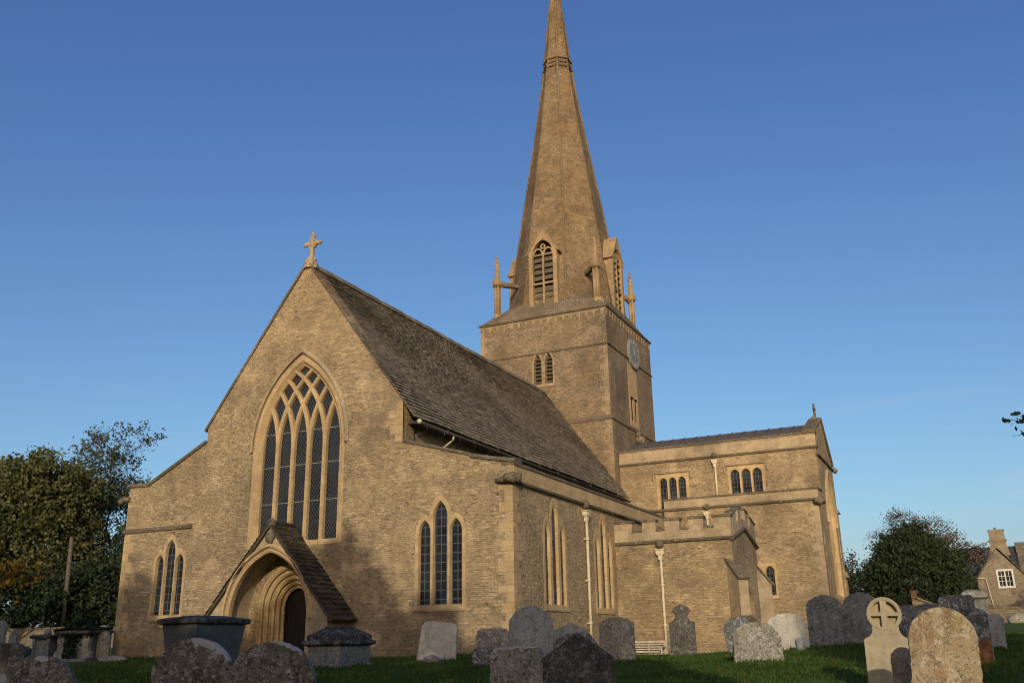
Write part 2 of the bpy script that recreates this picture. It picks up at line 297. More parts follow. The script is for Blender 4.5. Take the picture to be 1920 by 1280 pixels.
def inside(p, poly):
    x, y = p; r = False; n = len(poly)
    for i in range(n):
        x1, y1 = poly[i]; x2, y2 = poly[(i+1) % n]
        if (y1 > y) != (y2 > y) and x < (x2-x1)*(y-y1)/(y2-y1)+x1: r = not r
    return r
def tess(outline, holes=()):
    vs, es = [], []
    for lp in [outline, *holes]:
        k = len(vs); vs += [Vector(p) for p in lp]; es += [(k+i, k+(i+1) % len(lp)) for i in range(len(lp))]
    V, E_, F, *_ = delaunay_2d_cdt(vs, es, [], 0, 1e-6)
    out = []
    for f in F:
        c = (sum(V[i].x for i in f)/len(f), sum(V[i].y for i in f)/len(f))
        if inside(c, outline) and not any(inside(c, h) for h in holes): out.append(tuple(f))
    return [(v.x, v.y) for v in V], out
def area2(p): return sum(p[i][0]*p[(i+1) % len(p)][1]-p[(i+1) % len(p)][0]*p[i][1] for i in range(len(p)))
def ccw(p): return list(p) if area2(p) > 0 else list(reversed(p))

def wt(o):                                 # world translation of an unrotated object
    t = Vector((0, 0, 0))
    while o is not None: t = t+Vector(o.location); o = o.parent
    return t
class MB:
    def __init__(s): s.v, s.f, s.sm, s.mi = [], [], [], []; s.cur = 0
    def add(s, vs, fs, smooth=False):
        k = len(s.v); s.v += [tuple(x) for x in vs]; s.f += [tuple(k+i for i in f) for f in fs]
        s.sm += [smooth]*len(fs); s.mi += [s.cur]*len(fs)
    def quad(s, a, b, c, d): s.add([a, b, c, d], [(0, 1, 2, 3)])
    def fbox(s, F, a0, a1, b0, b1, c0, c1):
        P = [F(a, b, c) for c in (c0, c1) for b in (b0, b1) for a in (a0, a1)]
        s.add(P, [(0, 2, 3, 1), (4, 5, 7, 6), (0, 1, 5, 4), (2, 6, 7, 3), (0, 4, 6, 2), (1, 3, 7, 5)])
    def box(s, x0, x1, y0, y1, z0, z1): s.fbox(XY, x0, x1, y0, y1, z0, z1)
    def panel(s, F, outline, holes=(), c=0.0, depth=0.3, back=False):
        """outline polygon with holes; holes: polygon, or (front, back polygon, depth)"""
        outline = ccw(outline); hs = []
        for h in holes:
            if isinstance(h, tuple): hs.append((ccw(h[0]), ccw(h[1]), h[2]))
            else: hs.append((ccw(h), ccw(h), depth))
        V, T = tess(outline, [h[0] for h in hs])
        s.add([F(a, b, c) for a, b in V], T)
        if back: s.add([F(a, b, c-depth) for a, b in V], [tuple(reversed(t)) for t in T])
        n = len(outline)
        s.add([F(a, b, c) for a, b in outline]+[F(a, b, c-depth) for a, b in outline], [(i, n+i, n+(i+1) % n, (i+1) % n) for i in range(n)])
        for f, bk, d in hs:
            n = len(f)
            s.add([F(a, b, c) for a, b in f]+[F(a, b, c-d) for a, b in bk], [(i, (i+1) % n, n+(i+1) % n, n+i) for i in range(n)])
    def prism(s, F, poly, c0, c1, holes=()):
        s.panel(F, poly, holes, c1, c1-c0, True)
    def sweep(s, F, path, prof, closed=False, smooth=False):
        """profile [(offset to the left of the path, c)], swept along a 2-D path in frame F"""
        n, m = len(path), len(prof); vs = []
        for i, p in enumerate(path):
            a = path[i-1] if i > 0 or closed else p; b = path[(i+1) % n] if i < n-1 or closed else p
            d1 = Vector((p[0]-a[0], p[1]-a[1])); d2 = Vector((b[0]-p[0], b[1]-p[1]))
            if d1.length < 1e-9: d1 = d2
            if d2.length < 1e-9: d2 = d1
            d1.normalize(); d2.normalize(); n1 = Vector((-d1.y, d1.x)); n2 = Vector((-d2.y, d2.x))
            nn = n1+n2; nn.normalize(); k = 1/max(0.35, nn.dot(n1))
            for o, c in prof: vs.append(F(p[0]+nn.x*o*k, p[1]+nn.y*o*k, c))
        fs = []
        for i in range(n if closed else n-1):
            for j in range(m):
                a, b = i*m+j, i*m+(j+1) % m; c, d = ((i+1) % n)*m+(j+1) % m, ((i+1) % n)*m+j
                fs.append((a, b, c, d))
        if not closed: fs += [tuple(range(m)), tuple(reversed(range((n-1)*m, n*m)))]
        s.add(vs, fs, smooth)
    def tube(s, pts, r, n=8, caps=True, smooth=True):
        pts = [Vector(p) for p in pts]; rs = r if isinstance(r, (list, tuple)) else [r]*len(pts); vs = []
        for i, p in enumerate(pts):
            d = (pts[min(i+1, len(pts)-1)]-pts[max(i-1, 0)]).normalized()
            a = d.cross(Vector((0, 0, 1)) if abs(d.z) < 0.9 else Vector((1, 0, 0))).normalized(); b = d.cross(a)
            for k in range(n): vs.append(p+(a*cos(2*pi*k/n)+b*sin(2*pi*k/n))*rs[i])
        fs = [(i*n+k, i*n+(k+1) % n, (i+1)*n+(k+1) % n, (i+1)*n+k) for i in range(len(pts)-1) for k in range(n)]
        if caps: fs += [tuple(reversed(range(n))), tuple(range((len(pts)-1)*n, len(pts)*n))]
        s.add(vs, fs, smooth)
    def lathe(s, c, prof, n=16, smooth=True):
        vs = [(c[0]+r*cos(2*pi*k/n), c[1]+r*sin(2*pi*k/n), c[2]+z) for r, z in prof for k in range(n)]
        fs = [(i*n+k, i*n+(k+1) % n, (i+1)*n+(k+1) % n, (i+1)*n+k) for i in range(len(prof)-1) for k in range(n)]
        fs += [tuple(reversed(range(n))), tuple(range((len(prof)-1)*n, len(prof)*n))]
        s.add(vs, fs, smooth)
    def build(s, name, mats, parent=None, bevel=0.0, origin=None, **tags):
        me = bpy.data.meshes.new(name); o = Vector(origin) if origin is not None else None
        vs = [Vector(v)-o for v in s.v] if o is not None else s.v
        me.from_pydata(vs, [], s.f); mats = mats if isinstance(mats, (list, tuple)) else [mats]
        for m in mats: me.materials.append(m)
        bm = bmesh.new(); bm.from_mesh(me)
        for f, sm, mi in zip(bm.faces, s.sm, s.mi): f.smooth = sm; f.material_index = mi
        if bevel:
            bmesh.ops.remove_doubles(bm, verts=bm.verts, dist=1e-4)
            es = [e for e in bm.edges if len(e.link_faces) == 2 and e.calc_face_angle(0) > 0.9]
            bmesh.ops.bevel(bm, geom=es, offset=bevel, segments=2, profile=0.6, affect='EDGES', clamp_overlap=True)
        bmesh.ops.recalc_face_normals(bm, faces=bm.faces)
        uvl = bm.loops.layers.uv.new('UVMap')
        bm.normal_update()
        for f in bm.faces:
            n = f.normal
            if abs(n.z) > 0.97: t, b = Vector((1, 0, 0)), Vector((0, 1, 0))
            else: t = Vector((0, 0, 1)).cross(n).normalized(); b = n.cross(t)
            for lp in f.loops: lp[uvl].uv = (lp.vert.co.dot(t), lp.vert.co.dot(b))
        bm.to_mesh(me); bm.free()
        ob = bpy.data.objects.new(name, me); COL.objects.link(ob)
        if o is not None: ob.location = o
        if parent is not None:
            ob.parent = parent
            ob.location = (o if o is not None else Vector((0, 0, 0)))-wt(parent)
        for k, v in tags.items(): ob[k] = v
        return ob
def empty(name, loc, label, cat, group=None):
    o = bpy.data.objects.new(name, None); COL.objects.link(o); o.location = loc
    o['label'] = label; o['category'] = cat
    if group: o['group'] = group
    return o

def arc(hw, rise, n=14):                    # right-hand half of an arch head, from (hw,0) to (0,rise)
    if rise < hw*1.001: return [(hw*cos(pi/2*i/n), rise*sin(pi/2*i/n)) for i in range(n+1)]
    R = (hw*hw+rise*rise)/(2*hw); t1 = acos((R-hw)/R)
    return [(hw-R+R*cos(t1*i/n), R*sin(t1*i/n)) for i in range(n)] + [(0.0, rise)]
def head(cx, zs, hw, rise, n=14):           # right spring -> apex -> left spring
    a = arc(hw, rise, n); return [(cx+x, zs+z) for x, z in a] + [(cx-x, zs+z) for x, z in reversed(a[:-1])]
def arch(cx, zb, hw, zs, rise, n=14): return [(cx-hw, zb), (cx+hw, zb)] + head(cx, zs, hw, rise, n)
def rect(a0, a1, b0, b1): return [(a0, b0), (a1, b0), (a1, b1), (a0, b1)]

def multi_lights(F, name, lights, sill, margin, parent, glassm, splay=0.022, depth=0.15, c=0.012, mat='ashlar', headm=0.16, square=None, lead_c=None):
    """a window of several arched lights under one dressed surround; lights [(cx, hw, spring, rise)]. Returns the hole outline for the wall."""
    if square: x0, x1, z1 = square; outl = rect(x0, x1, sill-0.12, z1)
    else:
        x0 = min(l[0]-l[1] for l in lights)-margin; x1 = max(l[0]+l[1] for l in lights)+margin
        top = []
        n = 70
        for i in range(n+1):
            x = x0+(x1-x0)*i/n; z = 0
            for cx, hw, zs, ri in lights:
                H = hw+margin; d = abs(x-cx)
                if d <= H:
                    R = (H*H+(ri+headm+margin*.6)**2)/(2*H); zz = zs+sqrt(max(0, R*R-(d+R-H)**2)); z = max(z, zz)
            top.append((x, max(z, min(l[2] for l in lights))))
        outl = [(x0, sill-0.12), (x1, sill-0.12)] + list(reversed(top))
    w = empty_part(name, parent)
    sur = MB(); holes = []; gl = MB()
    for cx, hw, zs, ri in lights:
        f = arch(cx, sill, hw+splay, zs, ri+splay*1.5, 10); b = arch(cx, sill+0.04, hw, zs, ri, 10)
        holes.append((f, b, depth)); V, T = tess(ccw(b)); gl.add([F(a, z, c-depth+0.02) for a, z in V], T)
    sur.panel(F, outl, holes, c, 0.06+depth); sur.build('surround', M[mat], w)
    sl = MB(); sl.fbox(F, min(p[0] for p in outl)+0.02, max(p[0] for p in outl)-0.02, sill-0.20, sill-0.122, -0.1, 0.05); sl.build('sill', M['ashlar_grey'], w)
    gl.build('glass', M[glassm], w)
    cx0 = sum(p[0] for p in outl)/len(outl); cz = (min(p[1] for p in outl)+max(p[1] for p in outl))/2
    return [(cx0+(a-cx0)*0.95, cz+(b-cz)*0.96) for a, b in outl]
def empty_part(name, parent):              # a part that only gathers its sub-parts
    o = bpy.data.objects.new(name, None); COL.objects.link(o); o.parent = parent; o.location = -wt(parent)
    return o

# ------------------------------------------------------------------ ground
def sstep(a, b, x):
    t = min(1.0, max(0.0, (x-a)/(b-a))); return t*t*(3-2*t)
def gz(x, y):
    l = 0.035*(y+3) if y < -3 else 0.0
    r = 0.2+0.05*(y+2) if y < -2 else 0.2+0.024*(y+2)
    if y < -12: r = 0.2-0.5+0.05*(y+12)
    t = sstep(16.5, 20.5, x); z = l*(1-t)+max(r, l)*t if y > -13 else l*(1-t)+(0.5*l+0.5*r)*t
    z = max(z, -1.3)
    z += 0.5*sstep(-12, -20, x)
    z -= 0.42*math.exp(-((x-10.6)/1.9)**2-((y-8.5)/1.3)**2)
    z -= 0.17*math.exp(-((x-2.2)/2.4)**2-((y+1.2)/2.0)**2)
    z -= 0.20*math.exp(-((x-12.6)/3.2)**2-((y-1.5)/6.0)**2)
    z += 0.035*sin(x*0.9+1.3)*cos(y*0.8) + 0.02*sin(x*2.3)*sin(y*1.9+0.7)
    if y > 40 or x < -40: z = min(z, 1.2)
    return z
g = MB()
xs = sorted(set([-900, -500, -250, -150, -100, -75, -60, -50, -42] + [-36+i*0.75 for i in range(100)] + [42, 50, 60, 75, 100, 150, 250, 500, 900]))
ys = sorted(set([-900, -400, -200, -120, -80, -60, -48, -40] + [-34+i*0.75 for i in range(100)] + [44, 50, 58, 70, 90, 120, 160, 250, 500, 900]))
nx = len(xs)
g.add([(x, y, gz(x, y)) for y in ys for x in xs], [(j*nx+i, j*nx+i+1, (j+1)*nx+i+1, (j+1)*nx+i) for j in range(len(ys)-1) for i in range(nx-1)], True)
g.build('ground', M['turf'], kind='structure')

# ------------------------------------------------------------------ the church
church = empty('church', (0, 0, 0), 'honey coloured medieval stone church with a tall spire, stone slate roof and arched west doorway', 'church')
YT, T = 23.147, 4.328
RZ = 15.08                                              # ridge
F0 = west(0.0)

# --- west front
win_lights_W = [(-1.72, 1.72)]
NW_SILL, NW_SPR, NW_HW, NW_RISE = 4.06, 7.62, 1.86, 3.25
nw_hole_out = arch(0, NW_SILL-0.1, 2.12, NW_SPR, 3.62, 16)
holes = [nw_hole_out]
LR = [(5.63, 0.215, 4.02, 0.40), (6.24, 0.265, 4.52, 0.52), (6.85, 0.215, 4.02, 0.40)]
LL = [(-6.53, 0.19, 3.55, 0.36), (-6.01, 0.235, 4.0, 0.48), (-5.49, 0.19, 3.55, 0.36)]
holes.append(multi_lights(F0, 'lancet_window', LR, 1.62, 0.16, church, 'glass_rect'))
holes.append(multi_lights(F0, 'lancet_window', LL, 1.62, 0.15, church, 'glass_rect'))
door_hole = arch(0, -0.6, 1.46, 1.75, 1.60, 14)
holes.append(door_hole)
# note: the facade reaches slightly below the turf
face = [(-8.62, -1.2), (9.0, -1.2), (9.0, 6.12), (8.3, 6.26), (4.66, 7.28), (4.66, 8.80), (0.06, 15.12), (-0.06, 15.12), (-4.6, 8.80), (-4.58, 8.22), (-7.54, 6.75), (-8.62, 6.78)]
mb = MB(); mb.panel(F0, face, holes, 0.0, 0.75, False)
wf = mb.build('gable_wall', M['rubble'], church)
# dressed corner stones, proud of the rubble
def quoins(F, a, z0, z1, sgn, seed, F2=None, sgn2=1, a2=0.0, par=None, qm='ashlar'):
    q = MB(); r = random.Random(seed); z = z0; k = 0
    while z < z1-0.1:
        h = min(r.uniform(0.26, 0.40), z1-z); w = (0.52 if k % 2 else 0.30)*r.uniform(0.85, 1.15)
        q.fbox(F, min(a, a+sgn*w), max(a, a+sgn*w), z+0.006, z+h-0.006, -0.05, 0.008+0.003*r.random())
        if F2 is not None:
            w2 = (0.30 if k % 2 else 0.52)*r.uniform(0.85, 1.15)
            q.fbox(F2, min(a2, a2+sgn2*w2), max(a2, a2+sgn2*w2), z+0.006, z+h-0.006, -0.05, 0.008+0.003*r.random())
        z += h; k += 1
    q.build('quoin', M[qm], par)
quoins(F0, 9.0, -0.3, 5.4, -1, 1, south(9.0), 1, 0.0, wf)
quoins(F0, -8.62, -0.3, 4.8, 1, 2, par=wf)
quoins(F0, 4.66, 7.3, 8.75, -1, 3, par=wf)
st = MB()
st.sweep(F0, [(-8.70, 4.95), (-5.0, 4.95)], [(-0.09, -0.02), (-0.06, 0.07), (0.03, 0.10), (0.10, 0.02), (0.10, -0.02)]); st.build('string_course', M['dark_trim'], wf); st = MB()
st.sweep(F0, [(7.4, 7.05-0.56), (8.28, 6.30), (9.08, 6.16)], [(-0.03, -0.6), (-0.03, 0.07), (0.05, 0.09), (0.11, 0.02), (0.11, -0.6)])
st.build('string_course', M['dark_trim'], wf)
cp = MB()
cp.sweep(F0, [(-4.62, 8.24), (-7.55, 6.77), (-8.75, 6.79)], [(-0.10, -0.72), (-0.10, 0.06), (-0.02, 0.09), (0.03, 0.06), (0.03, -0.72)]); cp.build('coping', M['dark_trim'], wf); cp = MB()
cp.sweep(F0, [(4.70, 7.30), (7.42, 6.53)], [(-0.02, -0.6), (-0.02, 0.05), (0.03, 0.07), (0.08, 0.04), (0.08, -0.6)]); cp.build('coping', M['dark_trim'], wf); cp = MB()
cp.sweep(F0, [(-0.03, 15.16), (-4.72, 8.72)], [(-0.06, -0.7), (-0.06, 0.05), (-0.01, 0.06), (0.03, 0.05), (0.03, -0.7)])
cp.build('coping', M['dark_trim'], wf)

def blob_head(mb, c, s, seed, stretch=(1, 1, 1)):        # weathered carved head
    r = random.Random(seed); bm = bmesh.new(); bmesh.ops.create_icosphere(bm, subdivisions=2, radius=s)
    for v in bm.verts:
        k = 1+0.22*sin(v.co.x*9/s*0.5+seed)*cos(v.co.z*7/s*0.5)+r.uniform(-0.09, 0.09); v.co = Vector((v.co.x*k*stretch[0], v.co.y*k*stretch[1], v.co.z*k*stretch[2]))
    bm.verts.index_update()
    mb.add([v.co+Vector(c) for v in bm.verts], [tuple(v.index for v in f.verts) for f in bm.faces], True); bm.free()
cv = MB(); blob_head(cv, (-8.70, -0.05, 6.27), 0.17, 1, (1.3, 1, .8)); blob_head(cv, (-8.90, -0.1, 6.20), 0.14, 5); cv.build('carved_head', M['dark_trim'], wf)
cv = MB(); blob_head(cv, (8.95, -0.10, 5.60), 0.21, 2, (1.3, 1.2, .9)); blob_head(cv, (8.60, -0.10, 5.56), 0.13, 3, (1.8, 1, .8)); blob_head(cv, (9.12, 0.05, 5.62), 0.20, 7); cv.build('carved_head', M['dark_trim'], wf)

# gable cross
c = MB(); FX = west(0.18)
c.lathe((0.03, 0.15, 14.9), [(0.30, 0.0), (0.26, 0.25), (0.20, 0.32), (0.22, 0.42), (0.10, 0.55), (0.075, 0.6), (0.075, 0.7)], 8, False)
c.fbox(FX, -0.045, 0.105, 15.45, 16.42, -0.06, 0.06)
c.fbox(FX, -0.32, 0.38, 15.97, 16.10, -0.055, 0.055)
c.sweep(FX, [(0.03+0.185*cos(2*pi*k/16), 16.035+0.185*sin(2*pi*k/16)) for k in range(16)], [(-0.03, -0.05), (-0.03, 0.05), (0.03, 0.05), (0.03, -0.05)], True)
for (a, z) in ((-0.32, 16.035), (0.38, 16.035), (0.03, 16.42)):
    for k in range(3):
        t = k*2*pi/3+(pi/2 if a == 0.03 else (pi if a < 0 else 0)); blob_head(c, (a+0.055*cos(t), 0.18, z+0.055*sin(t)), 0.065, k)
for k in range(7): blob_head(c, (0.03+0.24*cos(k*0.9), 0.15-0.2*sin(k*.9+.3), 14.95+0.1*(k % 3)), 0.11, 20+k)
c.build('gable_cross', M['ashlar_grey'], church)

# --- great west window
w = empty_part('great_window', church)
sur = MB()
outer = arch(0, NW_SILL-0.16, 2.16, NW_SPR, 3.62, 20); f1 = arch(0, NW_SILL-0.02, 2.0, NW_SPR, 3.40, 20); f2 = arch(0, NW_SILL, NW_HW, NW_SPR, NW_RISE, 20)
sur.panel(F0, outer, [(f1, f2, 0.17)], 0.015, 0.3)
sur.sweep(F0, f2[1:]+[f2[0]], [(-0.05, -0.16), (0.02, -0.11), (0.05, -0.16), (0.05, -0.35), (-0.05, -0.35)])
sur.fbox(F0, -1.9, 1.9, NW_SILL-0.13, NW_SILL+0.03, -0.45, -0.06)
sur.build('surround', M['ashlar'], w)
gl = MB(); V_, T_ = tess(ccw(f2)); gl.add([F0(a, b, -0.27) for a, b in V_], T_); gl.build('glass', M['glass_diamond'], w)
trc = MB(); R_ = (NW_HW**2+NW_RISE**2)/(2*NW_HW); LW = 2*NW_HW/5
def in_arch(x, z):
    if z <= NW_SPR: return abs(x) < NW_HW
    return hypot(abs(x)+R_-NW_HW, z-NW_SPR) < R_-0.01
kk = 0
def prof(k): o = k*0.003; return [(-0.085, -0.29), (-0.08, -0.15+o), (-0.04, -0.09+o), (0.04, -0.09+o), (0.08, -0.15+o), (0.085, -0.29)]
for i in range(1, 5):
    xm = -NW_HW+LW*i
    for sg in (1, -1):
        path = [(xm, NW_SILL)] if sg == 1 else []
        cx = xm-sg*R_
        n = 40
        for j in range(0, n+1):
            t = j/n*1.35
            p = (cx+sg*R_*cos(t), NW_SPR+R_*sin(t))
            path.append(p)
            if not in_arch(*p): break
        if len(path) > 1: trc.sweep(F0, path, prof(kk)); kk += 1
trc.build('tracery', M['ashlar'], w)
sb = MB()
for z in (5.55, 6.95, 8.25): sb.fbox(F0, -NW_HW+0.02, NW_HW-0.02, z-0.012, z+0.012, -0.265, -0.245)
sb.build('saddle_bar', M['wire'], w)
hm = MB(); hp = head(0, NW_SPR, 2.17, 3.70, 20)
hm.sweep(F0, [(2.17, NW_SPR-0.05)]+hp+[(-2.17, NW_SPR-0.05)], [(0.0, 0.0), (0.0, 0.11), (-0.06, 0.13), (-0.15, 0.03), (-0.15, 0.0)])
hm.build('hood_mould', M['ashlar_grey'], w)

# --- nave roof of stone slates
def slates(mb, P0, u, s, n, Lu, Ls, e0, e1, wmin, wmax, th=0.03, rnd=None, edge_noise=0.03):
    r = rnd or random; d = 0.0; row = 0
    while d < Ls-0.02:
        ex = e0+(e1-e0)*d/Ls; x = -r.uniform(0, wmax)
        while x < Lu:
            w_ = r.uniform(wmin, wmax); a0, a1 = max(0, x+0.006), min(Lu, x+w_-0.006)
            if a1-a0 > 0.05:
                dd = d-r.uniform(0, edge_noise); h = th*r.uniform(0.8, 1.7); ln = min(ex*1.7, Ls-d+0.02)
                lift = h+0.034+r.uniform(0, 0.016)+0.022*sin(x*0.8+d*0.9)*sin(x*0.31+1.1)
                A = P0+u*a0+s*dd; B = P0+u*a1+s*(dd+r.uniform(-0.012, 0.012)); C_ = P0+u*a1+s*(d+ln); D = P0+u*a0+s*(d+ln)
                v = [A+n*lift, B+n*(lift+r.uniform(-.006, .006)), C_+n*0.012, D+n*0.012, A+n*(lift-h), B+n*(lift-h)]
                mb.add(v, [(0, 1, 2, 3), (4, 5, 1, 0), (4, 0, 3), (5, 2, 1)])
            x += w_
        d += ex; row += 1
EX, EZ = 5.15, 8.12
Ls = hypot(EX, RZ-EZ); sv = Vector((-EX/Ls, 0, (RZ-EZ)/Ls)); nv = Vector(((RZ-EZ)/Ls, 0, EX/Ls))
rf = MB(); rs_ = random.Random(3)
slates(rf, Vector((EX, -0.06, EZ)), Vector((0, 1, 0)), sv, nv, YT+0.1, Ls, 0.23, 0.12, 0.14, 0.34, 0.026, rs_)
svn = Vector((EX/Ls, 0, (RZ-EZ)/Ls)); nvn = Vector((-(RZ-EZ)/Ls, 0, EX/Ls))
slates(rf, Vector((-4.72, -0.02, RZ-4.72*(RZ-EZ)/EX)), Vector((0, 1, 0)), svn, nvn, YT+0.1, Ls*4.72/EX, 0.36, 0.22, 0.4, 0.7, 0.028, rs_)
for s_ in (EX, -4.72): rf.quad((s_, -0.03, RZ-abs(s_)*(RZ-EZ)/EX), (s_, YT, RZ-abs(s_)*(RZ-EZ)/EX), (0, YT, RZ), (0, -0.03, RZ))
roof = rf.build('nave_roof', M['slate'], church)
rg = MB(); yy = 0.0
while yy < YT-0.2:
    l_ = rs_.uniform(0.42, 0.6); dz = rs_.uniform(-0.015, 0.015)
    rg.sweep(Fr((0, 0, RZ+0.04+dz), (1, 0, 0), (0, 0, 1), (0, 1, 0)), [(-0.22, -0.22), (-0.05, 0.03), (0.05, 0.03), (0.22, -0.22)], [(0.0, yy), (0.045, yy), (0.045, yy+l_-0.012), (0.0, yy+l_-0.012)]); yy += l_
rg.build('ridge', M['slate'], roof)
gt = MB(); pr = [(0.085*cos(a), 0.085*sin(a)) for a in np.linspace(pi, 2*pi, 9)]+[(0.07*cos(a), 0.07*sin(a)) for a in np.linspace(2*pi, pi, 9)]
FG = Fr((EX+0.03, 0, 7.98), (1, 0, 0), (0, 0, 1), (0, 1, 0))
gt.sweep(Fr((EX+0.05, 0, 0), (0, 1, 0), (0, 0, 1), (1, 0, 0)), [(0.25, 8.03), (YT, 7.98)], [(b, a) for a, b in pr], smooth=True)
for yb in np.arange(2.2, YT, 2.1): gt.fbox(Fr((EX+0.05, 0, 0), (0, 1, 0), (0, 0, 1), (1, 0, 0)), yb-0.035, yb+0.035, 7.92, 8.06, -0.1, 0.1)
gutter = gt.build('gutter', M['gutter'], roof)
for yb in np.arange(0.8, 14, 1.25): br = MB(); br.tube([(EX+0.06, yb, 7.95), (EX+0.02, yb, 7.8), (EX-0.45, yb, 7.68)], 0.012, 5); br.build('bracket', M['white'], gutter)
sw = MB(); sw.tube([(EX+0.05, 2.75, 7.95), (EX+0.03, 2.75, 7.80), (EX-0.05, 2.75, 7.74), (EX-0.36, 2.70, 7.55), (EX-0.44, 2.70, 7.47), (EX-0.44, 2.70, 7.05)], 0.04, 8)
sw.build('swan_neck_pipe', M['cream'], gutter); sw = MB(); sw.tube([(EX+0.05, 0.2, 8.03), (EX+0.05, 0.3, 8.03)], 0.09, 10); sw.build('stop_end', M['cream'], gutter)
cl = MB(); cl.box(-4.5, 4.55, 0.74, YT+0.2, 0, 8.6); cl.fbox(south(4.551), 0.2, 0.62, 7.0, 8.75, -0.3, 0.12)
cl.build('clerestory_wall', M['rubble'], church)
ev = MB(); ev.box(4.6, EX-0.05, 0.3, YT, 7.99, 8.08); ev.build('eaves_board', M['gutter'], roof)

# --- south aisle
YA = 17.0
FS = south(9.0)
AL1 = [(2.72, 0.20, 4.0, 0.42), (3.40, 0.25, 4.62, 0.52), (4.08, 0.20, 4.0, 0.42)]
AL2 = [(7.62, 0.20, 4.0, 0.42), (8.32, 0.25, 4.62, 0.52), (9.02, 0.20, 4.0, 0.42)]
ah = [multi_lights(FS, 'lancet_window', L_, 1.62, 0.18, church, 'glass_rect', 0.02, 0.13) for L_ in (AL1, AL2)]
am = MB(); am.panel(FS, rect(0.756, YA+7, -1.2, 5.44), ah, 0.0, 0.6)
am.fbox(FS, 0.0, 0.752, -1.2, 6.1, -0.02, 0.002)
aisle = am.build('aisle_wall', M['rubble_rough'], church)
pa = MB(); pa.fbox(FS, 0.02, YA+0.3, 5.52, 6.06, -0.32, 0.03); par = pa.build('parapet', M['ashlar'], aisle)
st = MB(); st.sweep(FS, [(-0.06, 5.47), (YA+0.3, 5.47)], [(-0.06, -0.05), (-0.02, 0.12), (0.05, 0.14), (0.10, 0.03), (0.10, -0.05)]); st.build('string_course', M['dark_trim'], aisle)
cp = MB(); y_ = -0.02; r_ = random.Random(9)
while y_ < YA+0.2:
    l_ = r_.uniform(0.7, 1.1); cp.fbox(FS, y_, y_+l_-0.012, 6.062, 6.15+r_.uniform(0, .012), -0.40, 0.07); y_ += l_
cp.build('coping', M['dark_trim'], aisle)
ar = MB(); ar.quad((4.56, 0.7, 7.15), (8.7, 0.7, 5.75), (8.7, YA+0.5, 5.75), (4.56, YA+0.5, 7.15)); ar.build('aisle_roof', M['lead'], church)
# north aisle (seen only end-on)
na = MB(); na.box(-8.55, -4.4, 0.74, 22, -1, 6.6); na.add([(-8.62, 0.70, 6.6), (-8.62, 22, 6.6), (-4.5, 22, 8.1), (-4.5, 0.70, 8.1)], [(0, 1, 2, 3)]); na.build('aisle_wall', M['rubble'], church)

def downpipe(x, y, ztop, zbot, F, parent=church, off=0.11, r=0.055):
    m = MB(); a = F.u.dot(Vector((x, y, 0))-F.o)
    P_ = lambda z, c=off: F(a, z, c)
    m.tube([P_(zbot), P_(ztop-0.25)], r, 10)
    z = zbot+1.4
    while z < ztop-0.8: m.tube([P_(z), P_(z+0.09)], r*1.3, 10); m.fbox(F, a-0.10, a+0.10, z+0.02, z+0.07, 0.0, off-0.02); z += 1.55
    o = m.build('downpipe', M['cream'], parent)
    h = MB(); vs = []
    for (ww, dd, z) in ((0.20, 0.13, 0.0), (0.21, 0.14, -0.03), (0.17, 0.11, -0.06), (0.17, 0.11, -0.18), (0.09, 0.07, -0.27), (0.085, 0.065, -0.42)):
        vs += [F(a-ww, ztop+z, off-dd), F(a+ww, ztop+z, off-dd), F(a+ww, ztop+z, off+dd), F(a-ww, ztop+z, off+dd)]
    fs = [(i*4+j, i*4+(j+1) % 4, i*4+4+(j+1) % 4, i*4+4+j) for i in range(5) for j in range(4)]+[(0, 1, 2, 3), (23, 22, 21, 20)]
    h.add(vs, fs); h.build('hopper', M['cream'], o)
    gb = MB(); blob_head(gb, F(a, ztop+0.22, 0.10), 0.17, int(ztop*7) % 9); gb.build('carved_head', M['dark_trim'], o)
    return o
downpipe(9.0, 6.30, 5.24, -0.4, FS)

# --- south porch
YP, PX1 = 9.754, 13.88
FP = west(YP)
pm_ = MB(); pm_.panel(FP, rect(8.9, PX1-0.006, -1.2, 4.14), [], 0.0, 0.5); porch = pm_.build('porch_wall', M['rubble'], church)
PW = 4.5; PC = YP+PW/2
FQ = south(PX1)
fr = MB(); pdoor = arch(PC, -0.6, 0.85, 1.4, 1.0, 10)
fr.panel(FQ, [(YP+0.02, -1.2), (YP+PW, -1.2), (YP+PW, 4.1), (PC, 4.68), (YP+0.02, 4.1)], [pdoor], 0.0, 0.45); fr.build('gable_wall', M['rubble'], porch)
pd = MB(); V_, T_ = tess(ccw(pdoor)); pd.add([FQ(a, b, -0.44) for a, b in V_], T_); pd.build('doorway', M['dark'], porch)
pe = MB(); pe.box(8.9, PX1-0.46, YP+PW-0.5, YP+PW-0.01, -1, 4.2); pe.build('rear_wall', M['rubble'], porch)
pr_ = MB(); pr_.quad((8.9, YP+0.1, 4.3), (PX1-0.1, YP+0.1, 4.3), (PX1-0.1, PC, 4.7), (8.9, PC, 4.7)); pr_.quad((8.9, YP+PW-.1, 4.3), (PX1-0.1, YP+PW-.1, 4.3), (PX1-0.1, PC, 4.7), (8.9, PC, 4.7)); pr_.build('porch_roof', M['lead'], porch)
ss = MB(); sp_ = [(-0.07, -0.04), (-0.02, 0.10), (0.05, 0.12), (0.11, 0.02), (0.11, -0.04)]
ss.sweep(FP, [(8.95, 4.20), (PX1+0.12, 4.20)], sp_)
ss.sweep(FQ, [(YP-0.10, 4.16), (PC, 4.76), (YP+PW+0.10, 4.16)], sp_); ss.build('string_course', M['dark_trim'], porch)
bt = MB(); capm = MB()
low, hi = 4.66, 5.06
